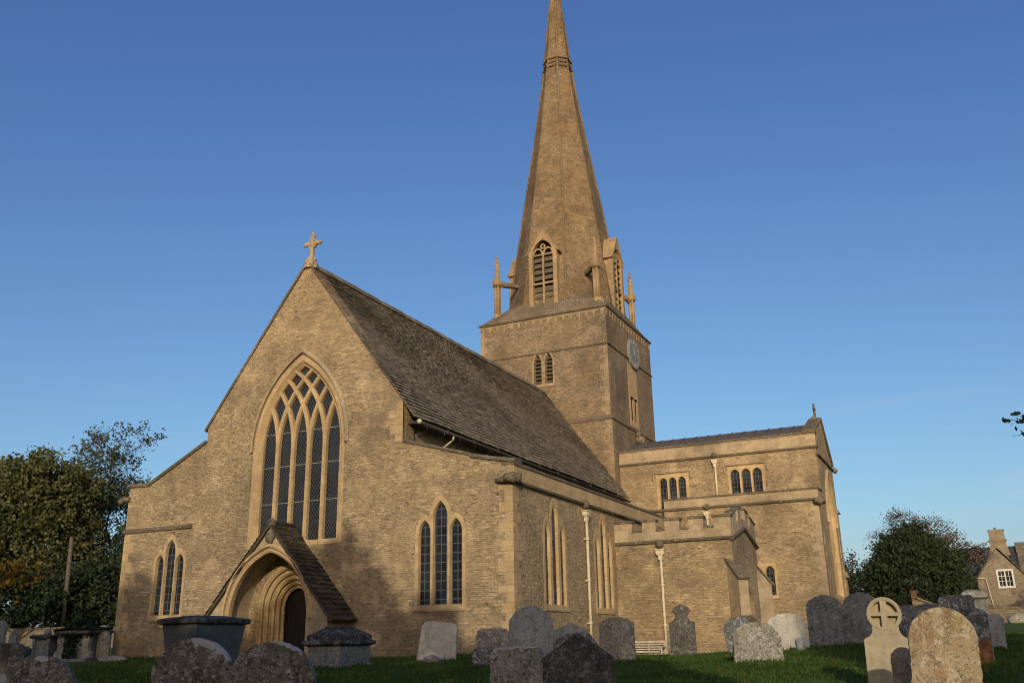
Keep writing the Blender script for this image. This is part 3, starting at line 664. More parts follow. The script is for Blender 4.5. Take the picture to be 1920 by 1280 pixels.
mer = [(8.92, 9.78), (10.22, 10.80), (11.18, 11.80), (12.19, 12.80), (13.20, PX1+0.02)]
prev = 8.92; outl = [(8.92, 4.30)]; outl += [(PX1+0.02, 4.30)]
for a, b in reversed(mer): outl += [(b, hi), (a, hi), ] + ([(a, low)] if a > 9 else [])
pts = [(8.92, 4.30), (PX1+0.02, 4.30)]
for i, (a, b) in enumerate(reversed(mer)):
    if i: pts.append((b, low))
    pts += [(b, hi), (a, hi)]
    if a > 9: pts.append((a, low))
bt.panel(FP, pts, [], 0.03, 0.28, True)
for a, b in mer: capm = MB(); capm.fbox(FP, a-0.04, b+0.04, hi+0.002, hi+0.10, -0.30, 0.08); capm.build('coping', M['dark_trim'], porch)
for i in range(len(mer)-1): capm = MB(); capm.fbox(FP, mer[i][1]+0.004, mer[i+1][0]-0.004, low+0.002, low+0.10, -0.30, 0.075); capm.build('coping', M['dark_trim'], porch)
# pitched battlement over the front
def fz(y): return 4.27+0.6*(1-abs(y-PC)/(PW/2))
gp = []; ys_ = [YP+0.26, YP+0.95, YP+1.35, YP+1.85, YP+2.65, YP+3.15, YP+3.55, YP+PW-.05]
lowp = [(y, fz(y)) for y in (YP+0.26, PC, YP+PW-.05)]
topp = []
for i in range(0, 8, 2):
    y0, y1 = ys_[i], ys_[i+1]; topp += [(y0, fz(y0)+0.82), ] + ([(PC, fz(PC)+0.90)] if y0 < PC < y1 else []) + [(y1, fz(y1)+0.82)]
    if i < 6: topp += [(y1, fz(y1)+0.40), (ys_[i+2], fz(ys_[i+2])+0.40)]
bt.panel(FQ, lowp+list(reversed(topp)), [], 0.03, 0.25, True)
bt.build('battlement', M['ashlar_grey'], porch)
for i in range(0, 8, 2):
    y0, y1 = ys_[i], ys_[i+1]; pth = [(y0-0.04, fz(y0)+0.84)] + ([(PC, fz(PC)+0.93)] if y0 < PC < y1 else []) + [(y1+0.04, fz(y1)+0.84)]
    capm = MB(); capm.sweep(FQ, pth, [(0, -0.27), (0, 0.07), (0.09, 0.05), (0.09, -0.27)]); capm.build('coping', M['dark_trim'], porch)
def buttress(cx, cy, ang, w_, zs, parent, mat='ashlar_grey', capmat='dark_trim'):
    """stepped buttress running out along ang; zs = [(z_top, out, rise of the weathering)] from the ground up"""
    d = Vector((cos(ang), sin(ang), 0)); F = Fr((cx, cy, 0), d, (0, 0, 1), Vector((-d.y, d.x, 0)))
    body = MB(); caps = []; z0 = -1.0
    for i, (zt, out, rise) in enumerate(zs):
        nxt = zs[i+1][1] if i+1 < len(zs) else -0.1
        body.prism(F, [(-0.3, z0), (out, z0), (out, zt), (max(nxt, -0.3), zt+rise), (-0.3, zt+rise)], -w_/2+i*0.02, w_/2-i*0.02)
        cap = MB(); caps.append(cap); cap.sweep(F, [(out+0.06, zt-0.04), (nxt, zt+rise+0.01)], [(-0.0, -w_/2-0.03), (0.0, w_/2+0.03), (-0.09, w_/2+0.03), (-0.09, -w_/2-0.03)])
        z0 = zt-0.05
    b = body.build('buttress', M[mat], parent)
    for cap in caps: cap.build('weathering', M[capmat], b)
    return b
buttress(PX1-0.12, YP+0.12, radians(-45), 0.46, [(1.05, 0.90, 0.12), (2.62, 0.72, 0.75)], porch)
buttress(PX1-0.12, YP+PW-0.12, radians(45), 0.46, [(1.05, 0.80, 0.12), (2.6, 0.64, 0.75)], porch)
downpipe(10.96, YP, 3.92, -0.5, FP)

# --- south transept, upper stage and chapel below it
YU, YL, XE = 23.93, 22.66, 15.62
FU = west(YU); FL = west(YL)
def cusped(cx, sill, hw, zs): return (cx, hw, zs, hw*1.15)
TW1 = [cusped(7.02+0.545*i, 7.55, 0.205, 8.98) for i in range(3)]; TW2 = [cusped(11.14+0.61*i, 8.1, 0.235, 9.06) for i in range(3)]
uh = [multi_lights(FU, 'square_headed_window', TW1, 7.45, 0.1, church, 'glass_small', 0.02, 0.16, square=(6.62, 8.52, 9.44)),
      multi_lights(FU, 'square_headed_window', TW2, 7.45, 0.1, church, 'glass_small', 0.02, 0.16, square=(10.74, 12.78, 9.52))]
um = MB(); um.panel(FU, rect(4.2, XE-0.006, 3.0, 10.14), uh, 0.0, 0.6); tr = um.build('transept_wall', M['rubble'], church)
for (a, b, z) in ((6.50, 8.64, 9.50), (10.62, 12.92, 9.58)):
    lb = MB(); lb.sweep(FU, [(a, z-0.42), (a, z), (b, z), (b, z-0.42)], [(0.0, 0.0), (0.0, 0.09), (0.05, 0.11), (0.10, 0.02), (0.10, 0.0)]); lb.build('label_mould', M['ashlar_grey'], tr)
pa = MB(); pa.fbox(FU, 4.3, XE+0.02, 10.22, 10.92, -0.35, 0.03); pa.build('parapet', M['ashlar_grey'], tr)
ss = MB(); ss.sweep(FU, [(4.3, 10.16), (XE+0.1, 10.16)], sp_); ss.build('string_course', M['dark_trim'], tr)
cp = MB(); a_ = 4.3
while a_ < XE: l_ = r_.uniform(0.7, 1.2); cp.fbox(FU, a_, min(a_+l_-0.012, XE+0.06), 10.922, 11.05+r_.uniform(0, .015), -0.42, 0.08); a_ += l_
cp.build('coping', M['dark_trim'], tr)
YE = 29.7; YR = (YU+YE)/2+0.1
trf = MB(); trf.quad((4.2, YU+0.35, 10.95), (XE-0.3, YU+0.35, 10.95), (XE-0.3, YR, 12.05), (4.2, YR, 12.05)); trf.quad((4.2, YE-0.2, 10.2), (XE-0.3, YE-0.2, 10.2), (XE-0.3, YR, 12.05), (4.2, YR, 12.05))
for a_ in np.arange(4.8, XE-0.4, 0.72): trf.tube([(a_, YU+0.37, 10.97), (a_, YR, 12.06)], 0.032, 6)
trf.build('transept_roof', M['lead'], tr)
te = MB(); te.box(4.2, XE-0.62, YE-0.6, YE-0.03, -1, 10.2); te.build('rear_wall', M['rubble'], tr)
FE = south(XE)
sw_ = [(26.85, 1.25, 6.4, 2.3)]
so = MB(); outl = arch(26.85, 2.3, 1.4, 6.4, 2.6, 12); hin = arch(26.85, 2.5, 1.25, 6.4, 2.35, 12); hbk = arch(26.85, 2.6, 1.2, 6.4, 2.28, 12)
swn = empty_part('gable_window', church); so.panel(FE, outl, [(hin, hbk, 0.22)], 0.02, 0.3); so.build('surround', M['ashlar'], swn)
sg_ = MB(); V_, T_ = tess(ccw(hbk)); sg_.add([FE(a, b, -0.19) for a, b in V_], T_); sg_.build('glass', M['glass_rect'], swn)
sm_ = MB()
for a in (26.4, 26.85, 27.3): sm_.fbox(FE, a-0.06, a+0.06, 2.6, 8.0-abs(a-26.85)*1.6, -0.20, -0.1)
sm_.build('tracery', M['ashlar'], swn)
hm = MB(); hm.sweep(FE, [(26.85+1.55, 6.3)]+head(26.85, 6.4, 1.55, 2.85, 12)+[(26.85-1.55, 6.3)], [(0, 0), (0, .12), (-.08, .14), (-.12, .02), (-.12, 0)]); hm.build('hood_mould', M['ashlar_grey'], swn)
ge = MB(); sc = arch(26.85, 2.4, 1.32, 6.4, 2.45, 12)
ge.panel(FE, [(YU+0.015, 7.0), (YL+0.55, 7.0), (YL+0.55, -1.2), (YE, -1.2), (YE, 9.95), (YR, 12.2), (YU+0.015, 10.95)], [sc], 0.0, 0.6); ge.build('gable_wall', M['rubble_rough'], tr)
cp = MB(); cp.sweep(FE, [(YU-0.12, 11.02), (YR, 12.26), (YE+0.15, 9.98)], [(-0.02, -0.6), (-0.02, 0.08), (0.09, 0.10), (0.14, 0.0), (0.14, -0.6)]); cp.build('coping', M['dark_trim'], tr)
ss = MB(); ss.sweep(FE, [(YU-.1, 9.75), (YE+0.25, 9.75)], sp_); blob_head(ss, (XE+0.12, YE+0.1, 9.75), 0.16, 4); ss.build('string_course', M['dark_trim'], tr)
cx_ = MB(); cx_.tube([(XE-0.25, YR, 12.2), (XE-0.25, YR, 12.45), (XE-0.25, YR, 13.25)], [0.2, 0.07, 0.055], 8); cx_.box(XE-0.3, XE-0.2, YR-0.34, YR+0.34, 12.88, 12.99); blob_head(cx_, (XE-0.3, YR, 12.3), 0.2, 6); cx_.build('gable_cross', M['dark_trim'], tr)
buttress(XE-0.05, YE-0.45, 0.0, 0.85, [(0.4, 0.22, 0.1), (3.6, 0.16, 0.3), (7.2, 0.10, 0.4)], tr, 'rubble_rough', 'rubble_rough')
# chapel
CH = [(12.12, 0.20, 3.72, 0.22), (12.78, 0.20, 3.72, 0.22)]
ch_h = multi_lights(FL, 'round_headed_window', CH, 2.5, 0.14, church, 'glass_small', 0.02, 0.15, square=(11.74, 13.12, 4.12))
cm = MB(); cm.panel(FL, rect(7.33, XE-0.027, -1.2, 7.16), [ch_h], 0.0, 0.55)
cm.fbox(FE, YL+0.012, YL+0.56, -1.2, 7.16, -0.5, -0.02)
chap = cm.build('chapel_wall', M['rubble'], church)
ce = MB(); ce.box(7.35, 7.6, YL+0.02, YU-0.02, 5, 7.7); ce.quad((7.3, YL+.2, 7.5), (XE-.1, YL+.2, 7.5), (XE-.1, YU, 7.55), (7.3, YU, 7.55)); ce.build('chapel_roof', M['lead'], chap)
pa = MB(); pa.fbox(FL, 7.36, XE+0.0, 7.24, 7.74, -0.3, 0.03); pa.fbox(FE, YL+0.32, YU-0.02, 7.24, 7.74, -0.3, 0.01); pa.build('parapet', M['ashlar_grey'], chap)
ss = MB(); ss.sweep(FL, [(6.4, 7.20), (XE+0.10, 7.20)], sp_); ss.sweep(FE, [(YL-0.1, 7.203), (YU+0.4, 7.203)], sp_); blob_head(ss, (XE, YL-0.12, 7.12), 0.22, 3, (1.3, 1.2, 1)); ss.build('string_course', M['dark_trim'], chap)
cp = MB(); a_ = 7.30
while a_ < XE: l_ = r_.uniform(0.8, 1.3); cp.fbox(FL, a_, min(a_+l_-0.012, XE+0.06), 7.742, 7.84+r_.uniform(0, .012), -0.36, 0.08); a_ += l_
cp.fbox(FE, YL+0.38, YU, 7.742, 7.84, -0.3, 0.06); cp.build('coping', M['dark_trim'], chap)
quoins(FL, XE-0.027, -0.2, 7.0, -1, 11, par=chap, qm='ashlar_grey')
downpipe(10.10, YU, 10.02, 7.3, FU); downpipe(9.75, YL, 7.02, 4.4, FL)
al = MB(); al.quad((4.5, 16.6, 6.9), (8.7, 16.6, 6.0), (8.7, YL, 6.0), (4.5, YL, 6.9)); al.fbox(west(YL-0.4), 4.5, 7.4, 5.0, 6.75, -0.3, 0.0); al.build('lead_flat', M['lead'], chap)

# --- tower
def tstage(z0, z1, t, faces):
    for F, hs in faces: mb.panel(F, rect(-t+0.004, t-0.004, z0, z1), hs, 0.0, 0.5)
CY = YT+T
def tf(t): return [west(CY-t), south(t, CY), east(CY+t), north(-t, CY)]
tb = [(-0.33, 0.215, 16.9, 0.62), (0.43, 0.215, 16.9, 0.62)]
twh = multi_lights(west(YT), 'belfry_window', tb, 15.62, 0.17, church, 'louvre', 0.05, 0.4, headm=0.10, mat='tower_quoin')
Ft = west(YT); bw = [o for o in church.children if o.name.startswith('belfry_window')][0]
for cxx in (-0.33, 0.43):
    lv = MB()
    for k in range(7):
        z = 15.72+k*0.25
        if z < 17.3: lv.add([Ft(cxx-0.21, z, -0.1), Ft(cxx+0.21, z, -0.1), Ft(cxx+0.21, z+0.17, -0.3), Ft(cxx-0.21, z+0.17, -0.3), Ft(cxx-0.21, z-0.025, -0.1), Ft(cxx+0.21, z-0.025, -0.1)], [(0, 1, 2, 3), (4, 5, 1, 0)])
    lv.build('louvre', M['louvre'], bw)
mb = MB(); t3 = T+0.12
tstage(-1, 12.93, t3, [(f, []) for f in tf(t3)])
sf = tf(T)
slit = [rect(27.05-CY, 27.28-CY, 13.6, 15.0), rect(27.75-CY, 27.98-CY, 13.6, 15.0)]
tstage(12.93, 20.0, T, [(sf[0], [twh]), (sf[1], []), (sf[2], []), (sf[3], [])])
tower = mb.build('tower', M['tower'], church)
quoins(sf[0], T, 13.1, 17.5, -1, 21, sf[1], 1, -T, tower, 'tower_quoin'); quoins(sf[0], -T, 13.1, 19.6, 1, 22, par=tower, qm='tower_quoin')
f3 = tf(t3); quoins(f3[0], t3, 3, 12.85, -1, 23, f3[1], 1, -t3, tower, 'tower_quoin')
ss = MB()
sq = lambda t: [(-t, CY-t), (t, CY-t), (t, CY+t), (-t, CY+t)]
def ring(mb_, t, z, pf): mb_.sweep(Fr((0, 0, z), (1, 0, 0), (0, 1, 0), (0, 0, 1)), sq(t), pf, True)
ring(ss, T, 20.0, [(0.05, -0.08), (-0.07, -0.04), (-0.13, 0.03), (-0.11, 0.09), (0.05, 0.14)])
ring(ss, T, 17.6, [(0.05, -0.06), (-0.05, -0.03), (-0.08, 0.02), (0.0, 0.08), (0.05, 0.08)])
ring(ss, t3, 12.92, [(0.05, -0.09), (-0.05, -0.07), (-0.09, 0.0), (-0.07, 0.05), (0.10, 0.24), (0.2, 0.24)])
ss.build('string_course', M['dark_trim'], tower)
cb = MB()
for F in sf:
    for k in range(17):
        a = -T+0.22+k*(2*T-0.44)/16
        if k == 0: cb.fbox(F, -T-0.02, T+0.02, 19.80, 19.915, -0.1, 0.03+0.003*sf.index(F))
        cb.prism(F, [(a-0.10, 19.92), (a-0.10, 19.62), (a-0.06, 19.50), (a, 19.45), (a+0.06, 19.50), (a+0.10, 19.62), (a+0.10, 19.92)], -0.02, 0.045)
cb.build('corbel_table', M['tower_quoin'], tower)
# panel below the clock with its two slits
cpn = MB(); cpn.panel(sf[1], rect(26.72-CY, 28.45-CY, 13.2, 17.3), slit, 0.02, 0.05); cpn.build('clock_panel', M['ashlar'], tower)
sdk = MB()
for s_ in slit: sdk.fbox(sf[1], s_[0][0], s_[1][0], 13.6, 15.0, -0.2, 0.004)
sdk.fbox(sf[1], 26.98-CY, 27.35-CY, 15.0, 15.1, 0.0, 0.08); sdk.fbox(sf[1], 27.68-CY, 28.05-CY, 15.0, 15.1, 0.0, 0.08)
sdk.build('slit', M['dark'], tower)
gq = MB(); blob_head(gq, (t3+0.25, CY-0.2, 12.3), 0.3, 8, (1.3, 1, 1)); blob_head(gq, (t3+0.3, CY-0.1, 11.8), 0.22, 9); blob_head(gq, (t3+0.2, CY-0.3, 12.65), 0.2, 2); gq.build('gargoyle', M['dark_trim'], tower)
clock = empty_part('clock', church); dl = MB(); Fc = south(T); cc = (27.85, 18.15)
rr = 1.02
dl.prism(Fc, [(cc[0]+rr*cos(2*pi*k/40), cc[1]+rr*sin(2*pi*k/40)) for k in range(40)], 0.0, 0.16); dl.build('dial', M['dial'], clock, 0.015)
nm = MB()
for k in range(12):
    a = 2*pi*k/12; d = (cos(a), sin(a)); p = (-d[1], d[0])
    for o_ in ((-0.05, 0.05) if k % 3 else (-0.09, 0.0, 0.09)):
        c1 = [(cc[0]+d[0]*r0+p[0]*(o_+s_), cc[1]+d[1]*r0+p[1]*(o_+s_)) for r0, s_ in ((0.68, -0.022), (0.90, -0.022), (0.90, 0.022), (0.68, 0.022))]
        nm.prism(Fc, c1, 0.155, 0.172)
nm.sweep(Fc, [(cc[0]+0.96*cos(2*pi*k/40), cc[1]+0.96*sin(2*pi*k/40)) for k in range(40)], [(-0.015, 0.155), (-0.015, 0.175), (0.015, 0.175), (0.015, 0.155)], True)
nm.build('numeral', M['gold'], clock)
for ang, ln, wd in ((1.95, 0.52, 0.06), (0.55, 0.84, 0.04)):
    h_ = MB(); d = (cos(ang), sin(ang)); p = (-d[1], d[0])
    h_.prism(Fc, [(cc[0]-d[0]*.15+p[0]*wd, cc[1]-d[1]*.15+p[1]*wd), (cc[0]+d[0]*ln, cc[1]+d[1]*ln), (cc[0]-d[0]*.15-p[0]*wd, cc[1]-d[1]*.15-p[1]*wd)], 0.18, 0.20+wd*.2); h_.build('hand', M['gold'], clock)

# --- spire: octagon
SPR = [(20.0, 4.12), (22, 3.87), (26, 3.25), (30, 2.63), (35, 1.83), (40.6, 0.985), (41.1, 1.0), (47.0, 0.37), (50.3, 0.05)]
def srad(z):
    for (z0, r0), (z1, r1) in zip(SPR, SPR[1:]):
        if z <= z1: return r0+(r1-r0)*(z-z0)/(z1-z0)
    return 0.05
sp = MB(); A8 = [radians(22.5+45*k) for k in range(8)]
zs_ = [20.0]+list(np.arange(21, 50.3, 1.0))+[50.3]
for k in range(8):
    a0, a1 = A8[k], A8[(k+1) % 8]
    vs = []
    for z in zs_: vs += [(srad(z)*cos(a0), CY+srad(z)*sin(a0), z), (srad(z)*cos(a1), CY+srad(z)*sin(a1), z)]
    sp.add(vs, [(2*i, 2*i+1, 2*i+3, 2*i+2) for i in range(len(zs_)-1)])
spire = sp.build('spire', M['spire'], church)
ribs = MB()
for a in A8: ribs.tube([((srad(z)-0.02)*cos(a), CY+(srad(z)-0.02)*sin(a), z) for z in zs_[:-1:3]+[49.8]], [0.085]*(len(zs_[:-1:3]))+[0.05], 6, smooth=False)
ribs.build('rib', M['spire'], spire)
bd = MB(); XYZ = lambda z: Fr((0, CY, z), (1, 0, 0), (0, 1, 0), (0, 0, 1))
for z, o in ((40.55, 0.13), (41.25, 0.10)):
    oc = [((srad(z)+0.03)*cos(a), (srad(z)+0.03)*sin(a)) for a in A8]
    bd.sweep(XYZ(z), oc, [(0.1, -0.06), (-o*0.6, -0.05), (-o, 0.02), (-o*.7, 0.08), (0.1, 0.11)], True)
for k in range(8):
    for f_ in (0.25, 0.5, 0.75):
        p = Vector((cos(A8[k]), sin(A8[k]), 0)).lerp(Vector((cos(A8[(k+1) % 8]), sin(A8[(k+1) % 8]), 0)), f_)*(srad(40.9)+0.05); blob_head(bd, (p.x, CY+p.y, 40.92), 0.085, k)
bd.build('band', M['spire'], spire)
# sloped stonework from the square tower to the octagon
br_ = MB(); t_ = T+0.02
sqp = [Vector((sx*t_, CY+sy*t_, 20.10)) for sx, sy in ((1, 1), (-1, 1), (-1, -1), (1, -1))]
ov = [Vector((srad(21.3)*cos(a), CY+srad(21.3)*sin(a), 21.3)) for a in A8]   # 22.5 ... going round
prs = [(0, 1), (2, 3), (4, 5), (6, 7)]
for i, (a, b) in enumerate(prs):
    c0 = sqp[i]; peak = Vector((c0.x*0.60, CY+(c0.y-CY)*0.60, 21.75))
    br_.add([c0, ov[a], peak, ov[b]], [(0, 1, 2), (0, 2, 3)])
for i in range(4):
    a = prs[i][1]; b = prs[(i+1) % 4][0]; br_.add([sqp[i], sqp[(i+1) % 4], ov[b], ov[a]], [(0, 1, 2, 3)])
br_.build('broach', M['dark_trim'], spire)

def lucarne(F, name):                     # F: frame with a=0 on the spire axis, at the plane of the lucarne front
    z0, zs1, hw, rise = 20.62, 24.55, 0.72, 1.0
    L_ = MB(); f_ = arch(0, z0, hw, zs1, rise, 10)
    pts_ = [(-1.0, 20.2), (1.0, 20.2), (1.0, 24.75), (0.0, 26.35), (-1.0, 24.75)]
    L_.panel(F, pts_, [f_], 0.0, 0.3)
    # cheeks and roof running back into the spire
    for s_ in (1, -1):
        L_.quad(F(s_*0.99, 20.2, -0.29), F(s_*0.99, 24.75, -0.29), F(s_*0.99, 24.75, -1.3), F(s_*0.99, 20.2, -0.4))
    o = L_.build('lucarne', M['spire_trim'], church)
    rf_ = MB()
    for s_ in (1, -1): rf_.sweep(F, [(0.0, 26.37), (s_*1.12, 24.56)], [(0.0, -2.4), (0.0, 0.06), (0.07*s_, 0.06), (0.07*s_, -2.4)])
    rf_.build('coping', M['spire_trim'], o)
    tr_ = MB(); tr_.fbox(F, -0.055, 0.055, z0, zs1+0.1, -0.22, -0.06); tr_.fbox(F, -hw, hw, 22.46, 22.58, -0.225, -0.063); tr_.fbox(F, -hw, hw, zs1-0.08, zs1+0.02, -0.228, -0.066)
    for cx in (-0.365, 0.365):
        tr_.sweep(F, head(cx, zs1, 0.33, 0.42, 8), [(-0.05, -0.2), (-0.05, -0.07), (0.05, -0.07), (0.05, -0.2)])
    tr_.sweep(F, [(0.0+0.15*cos(2*pi*k/12), 25.1+0.15*sin(2*pi*k/12)) for k in range(12)], [(-0.04, -0.2), (-0.04, -0.08), (0.05, -0.08), (0.05, -0.2)], True)
    tr_.build('tracery', M['spire_trim'], o)
    for cx in (-0.365, 0.365):
        ld_ = MB()
        for k in range(9):
            if k == 5: ld_.build('louvre', M['louvre'], o); ld_ = MB()
            z = z0+0.1+k*0.42
            if abs(z-22.5) < 0.12: continue
            ld_.add([F(cx-0.30, z, -0.12), F(cx+0.30, z, -0.12), F(cx+0.30, z+0.34, -0.29), F(cx-0.30, z+0.34, -0.29), F(cx-0.30, z-0.05, -0.12), F(cx+0.30, z-0.05, -0.12)], [(0, 1, 2, 3), (4, 5, 1, 0)])
        ld_.build('louvre', M['louvre'], o)
    bk = MB(); V_, T_ = tess(ccw(f_)); bk.add([F(a, b, -0.295) for a, b in V_], T_); bk.build('opening', M['dark'], o)
AP = 3.82
lucarne(west(CY-AP), 'w'); lucarne(south(AP, CY), 's'); lucarne(north(-AP, CY), 'n'); lucarne(east(CY+AP), 'e')

def pinnacle(x, y):
    m = MB(); z = 20.5
    m.lathe((x, y, 20.45), [(0.50, 0.0), (0.42, 0.35), (0.30, 0.5), (0.24, 0.55)], 4, False)
    for k in range(4):
        a = radians(45+90*k); m.tube([(x+0.15*cos(a), y+0.15*sin(a), 20.9), (x+0.15*cos(a), y+0.15*sin(a), 23.0)], 0.085, 8)
    m.tube([(x, y, 20.9), (x, y, 23.0)], 0.14, 6)
    o = m.build('pinnacle', M['spire_trim'], church)
    h = MB(); h.lathe((x, y, 22.95), [(0.22, 0.0), (0.34, 0.08), (0.36, 0.2), (0.36, 0.42), (0.26, 0.5), (0.19, 0.62), (0.17, 1.1), (0.10, 1.8), (0.07, 2.1), (0.09, 2.16), (0.03, 2.25)], 8, False)
    rr_ = random.Random(int(x*10))
    for k in range(8):
        a = k*pi/2+0.4; zz = 23.6+0.16*k; blob_head(h, (x+0.15*cos(a), y+0.15*sin(a), zz), 0.055, k)
    h.build('finial', M['spire_trim'], o)
    d = Vector((-x, CY-y, 0)).normalized(); p0 = Vector((x, y, 23.12)); ln = hypot(x, y-CY)-srad(23.2)*0.93
    fb = MB(); Ff = Fr((x, y, 0), d, (0, 0, 1), Vector((-d.y, d.x, 0)))
    fb.prism(Ff, [(0.1, 22.95), (0.18, 22.75), (0.36, 23.02), (ln+0.25, 23.05), (ln+0.35, 23.28), (0.1, 23.32)], -0.13, 0.13); fb.build('flying_buttress', M['spire'], o)
for sx in (-1, 1):
    for sy in (-1, 1): pinnacle(sx*3.5, CY+sy*3.45)

# --- west porch over the doorway
pw = empty_part('doorway_porch', church)
D = 1.25; FD = west(-D)
hw_, ez, az = 2.62, 1.46, 4.56
arc_o = arch(0, -0.6, 1.84, 1.40, 2.34, 16)
fr = MB(); fr.panel(FD, [(-hw_, -0.8), (hw_, -0.8), (hw_, ez-0.05), (0, az-0.05), (-hw_, ez-0.05)], [(arc_o, arch(0, -0.6, 1.78, 1.40, 2.27, 16), 0.4)], 0.0, 0.4)
for s_ in (1, -1): fr.fbox(Fr((0, 0, 0), (1, 0, 0), (0, 0, 1), (0, 1, 0)), min(s_*2.06, s_*(hw_-0.006)), max(s_*2.06, s_*(hw_-0.006)), -0.8, ez-0.06, -D+0.402, 0.02)
fr.build('porch_wall', M['ashlar_grey'], pw)
vb = MB()                                               # barrel of the porch, lit from the open front
va = arch(0, -0.6, 1.86, 1.40, 2.36, 14); n_ = len(va)
vb.add([(a, -D+0.4, b) for a, b in va]+[(a, 0.0, b) for a, b in va], [(i, i+1, n_+i+1, n_+i) for i in range(1, n_-1)]+[(n_-1, 0, n_, 2*n_-1)])
vb.build('vault', M['ashlar_grey'], pw)
hm = MB(); hm.sweep(FD, [(1.88, 1.30)]+head(0, 1.40, 1.88, 2.40, 16)+[(-1.88, 1.30)], [(0.02, 0), (0.02, .10), (-.05, .13), (-.12, .03), (-.12, 0)]); 
hm.sweep(FD, [(1.78, -0.5)]+head(0, 1.40, 1.78, 2.27, 16)+[(-1.78, -0.5)], [(-0.07, -0.2), (-0.07, -.02), (0.0, .03), (.07, -.02), (.07, -0.2)])
hm.build('hood_mould', M['ashlar'], pw)
cv = MB(); blob_head(cv, (0, -D-0.06, 4.10), 0.22, 3, (.9, .5, 1.0)); blob_head(cv, (0.02, -D+0.02, 4.60), 0.17, 6); cv.build('carved_head', M['dark_trim'], pw)
rf = MB(); L2 = hypot(hw_+0.30, az-ez+0.25)
for s_ in (1, -1):
    sv_ = Vector((-s_*(hw_+0.30), 0, az+0.06-(ez-0.25))).normalized(); nv_ = Vector((s_*sv_.z, 0, abs(sv_.x)))
    P0_ = Vector((s_*(hw_+0.30), -D-0.12, ez-0.25))
    slates(rf, P0_, Vector((0, 1, 0)), sv_, nv_, D+0.16, hypot(hw_+0.30, az+0.06-(ez-0.25)), 0.24, 0.16, 0.18, 0.42, 0.022, rs_, 0.05)
    Pt = Vector((0, -D-0.12, az+0.06))
    rf.add([P0_, P0_+Vector((0, D+0.14, 0)), Pt+Vector((0, D+0.14, 0)), Pt, P0_-nv_*0.1, P0_+Vector((0, D+0.14, 0))-nv_*0.1, Pt+Vector((0, D+0.14, -0.15)), Pt+Vector((0, 0, -0.15))], [(0, 1, 2, 3), (4, 7, 6, 5), (0, 3, 7, 4), (0, 4, 5, 1)])
rf.fbox(XY, -0.12, 0.12, -D-0.13, 0.0, az+0.03, az+0.13)
rf.build('porch_roof', M['slate_dark'], pw)
do = MB(); W_ = [1.46, 1.30, 1.12, 0.94, 0.78]
for i, h_ in enumerate(W_):                              # recessed orders
    rz = 1.60*h_/1.46
    nxt = W_[i+1] if i+1 < len(W_) else 0.66
    Fo = west(0.02+i*0.11)
    a_o = arch(0, -0.6, h_+0.004*i, 1.75, rz, 14); a_i = arch(0, -0.6, nxt, 1.75, 1.6*nxt/1.46, 14)
    do.panel(Fo, a_o, [a_i], 0.0, 0.12)
    do.sweep(Fo, [(nxt, -0.5)]+head(0, 1.75, nxt, 1.6*nxt/1.46, 14)+[(-nxt, -0.5)], [(0.05, -0.06), (0.055, 0.0), (0.0, 0.06), (-0.055, 0.02), (-0.06, -0.04), (-0.0, -0.07)], smooth=False)
    if i in (0, 2):                                      # a ring of small pellets on two of the orders
        hh = (h_+nxt)/2; pp = [(hh, z) for z in np.arange(-0.3, 1.75, 0.13)]+head(0, 1.75, hh, 1.6*hh/1.46, 13)+[(-hh, z) for z in np.arange(1.7, -0.3, -0.13)]
        for j, p in enumerate(pp): do.sweep(Fo, [(p[0]-.035, p[1]), (p[0], p[1]+.035), (p[0]+.035, p[1]), (p[0], p[1]-.035)], [(0, -.01), (0.012, 0.03), (-0.02, -.01)], True)
do.build('doorway', M['ashlar'], pw)
dr = MB(); da = arch(0, -0.6, 0.68, 1.75, 0.76, 12); dr.prism(west(0.62), da, -0.06, 0.0)
for k in range(-3, 4): dr.fbox(west(0.62), k*0.19-0.012, k*0.19+0.012, -0.5, 2.2, 0.0, 0.012)
dd_ = dr.build('door', M['door'], pw)
hn = MB(); hn.lathe((0.42, 0.55, 0.75), [(0.05, 0), (0.05, .02), (0.02, .03), (0.02, .05)], 8); hn.build('handle', M['wire'], dd_)

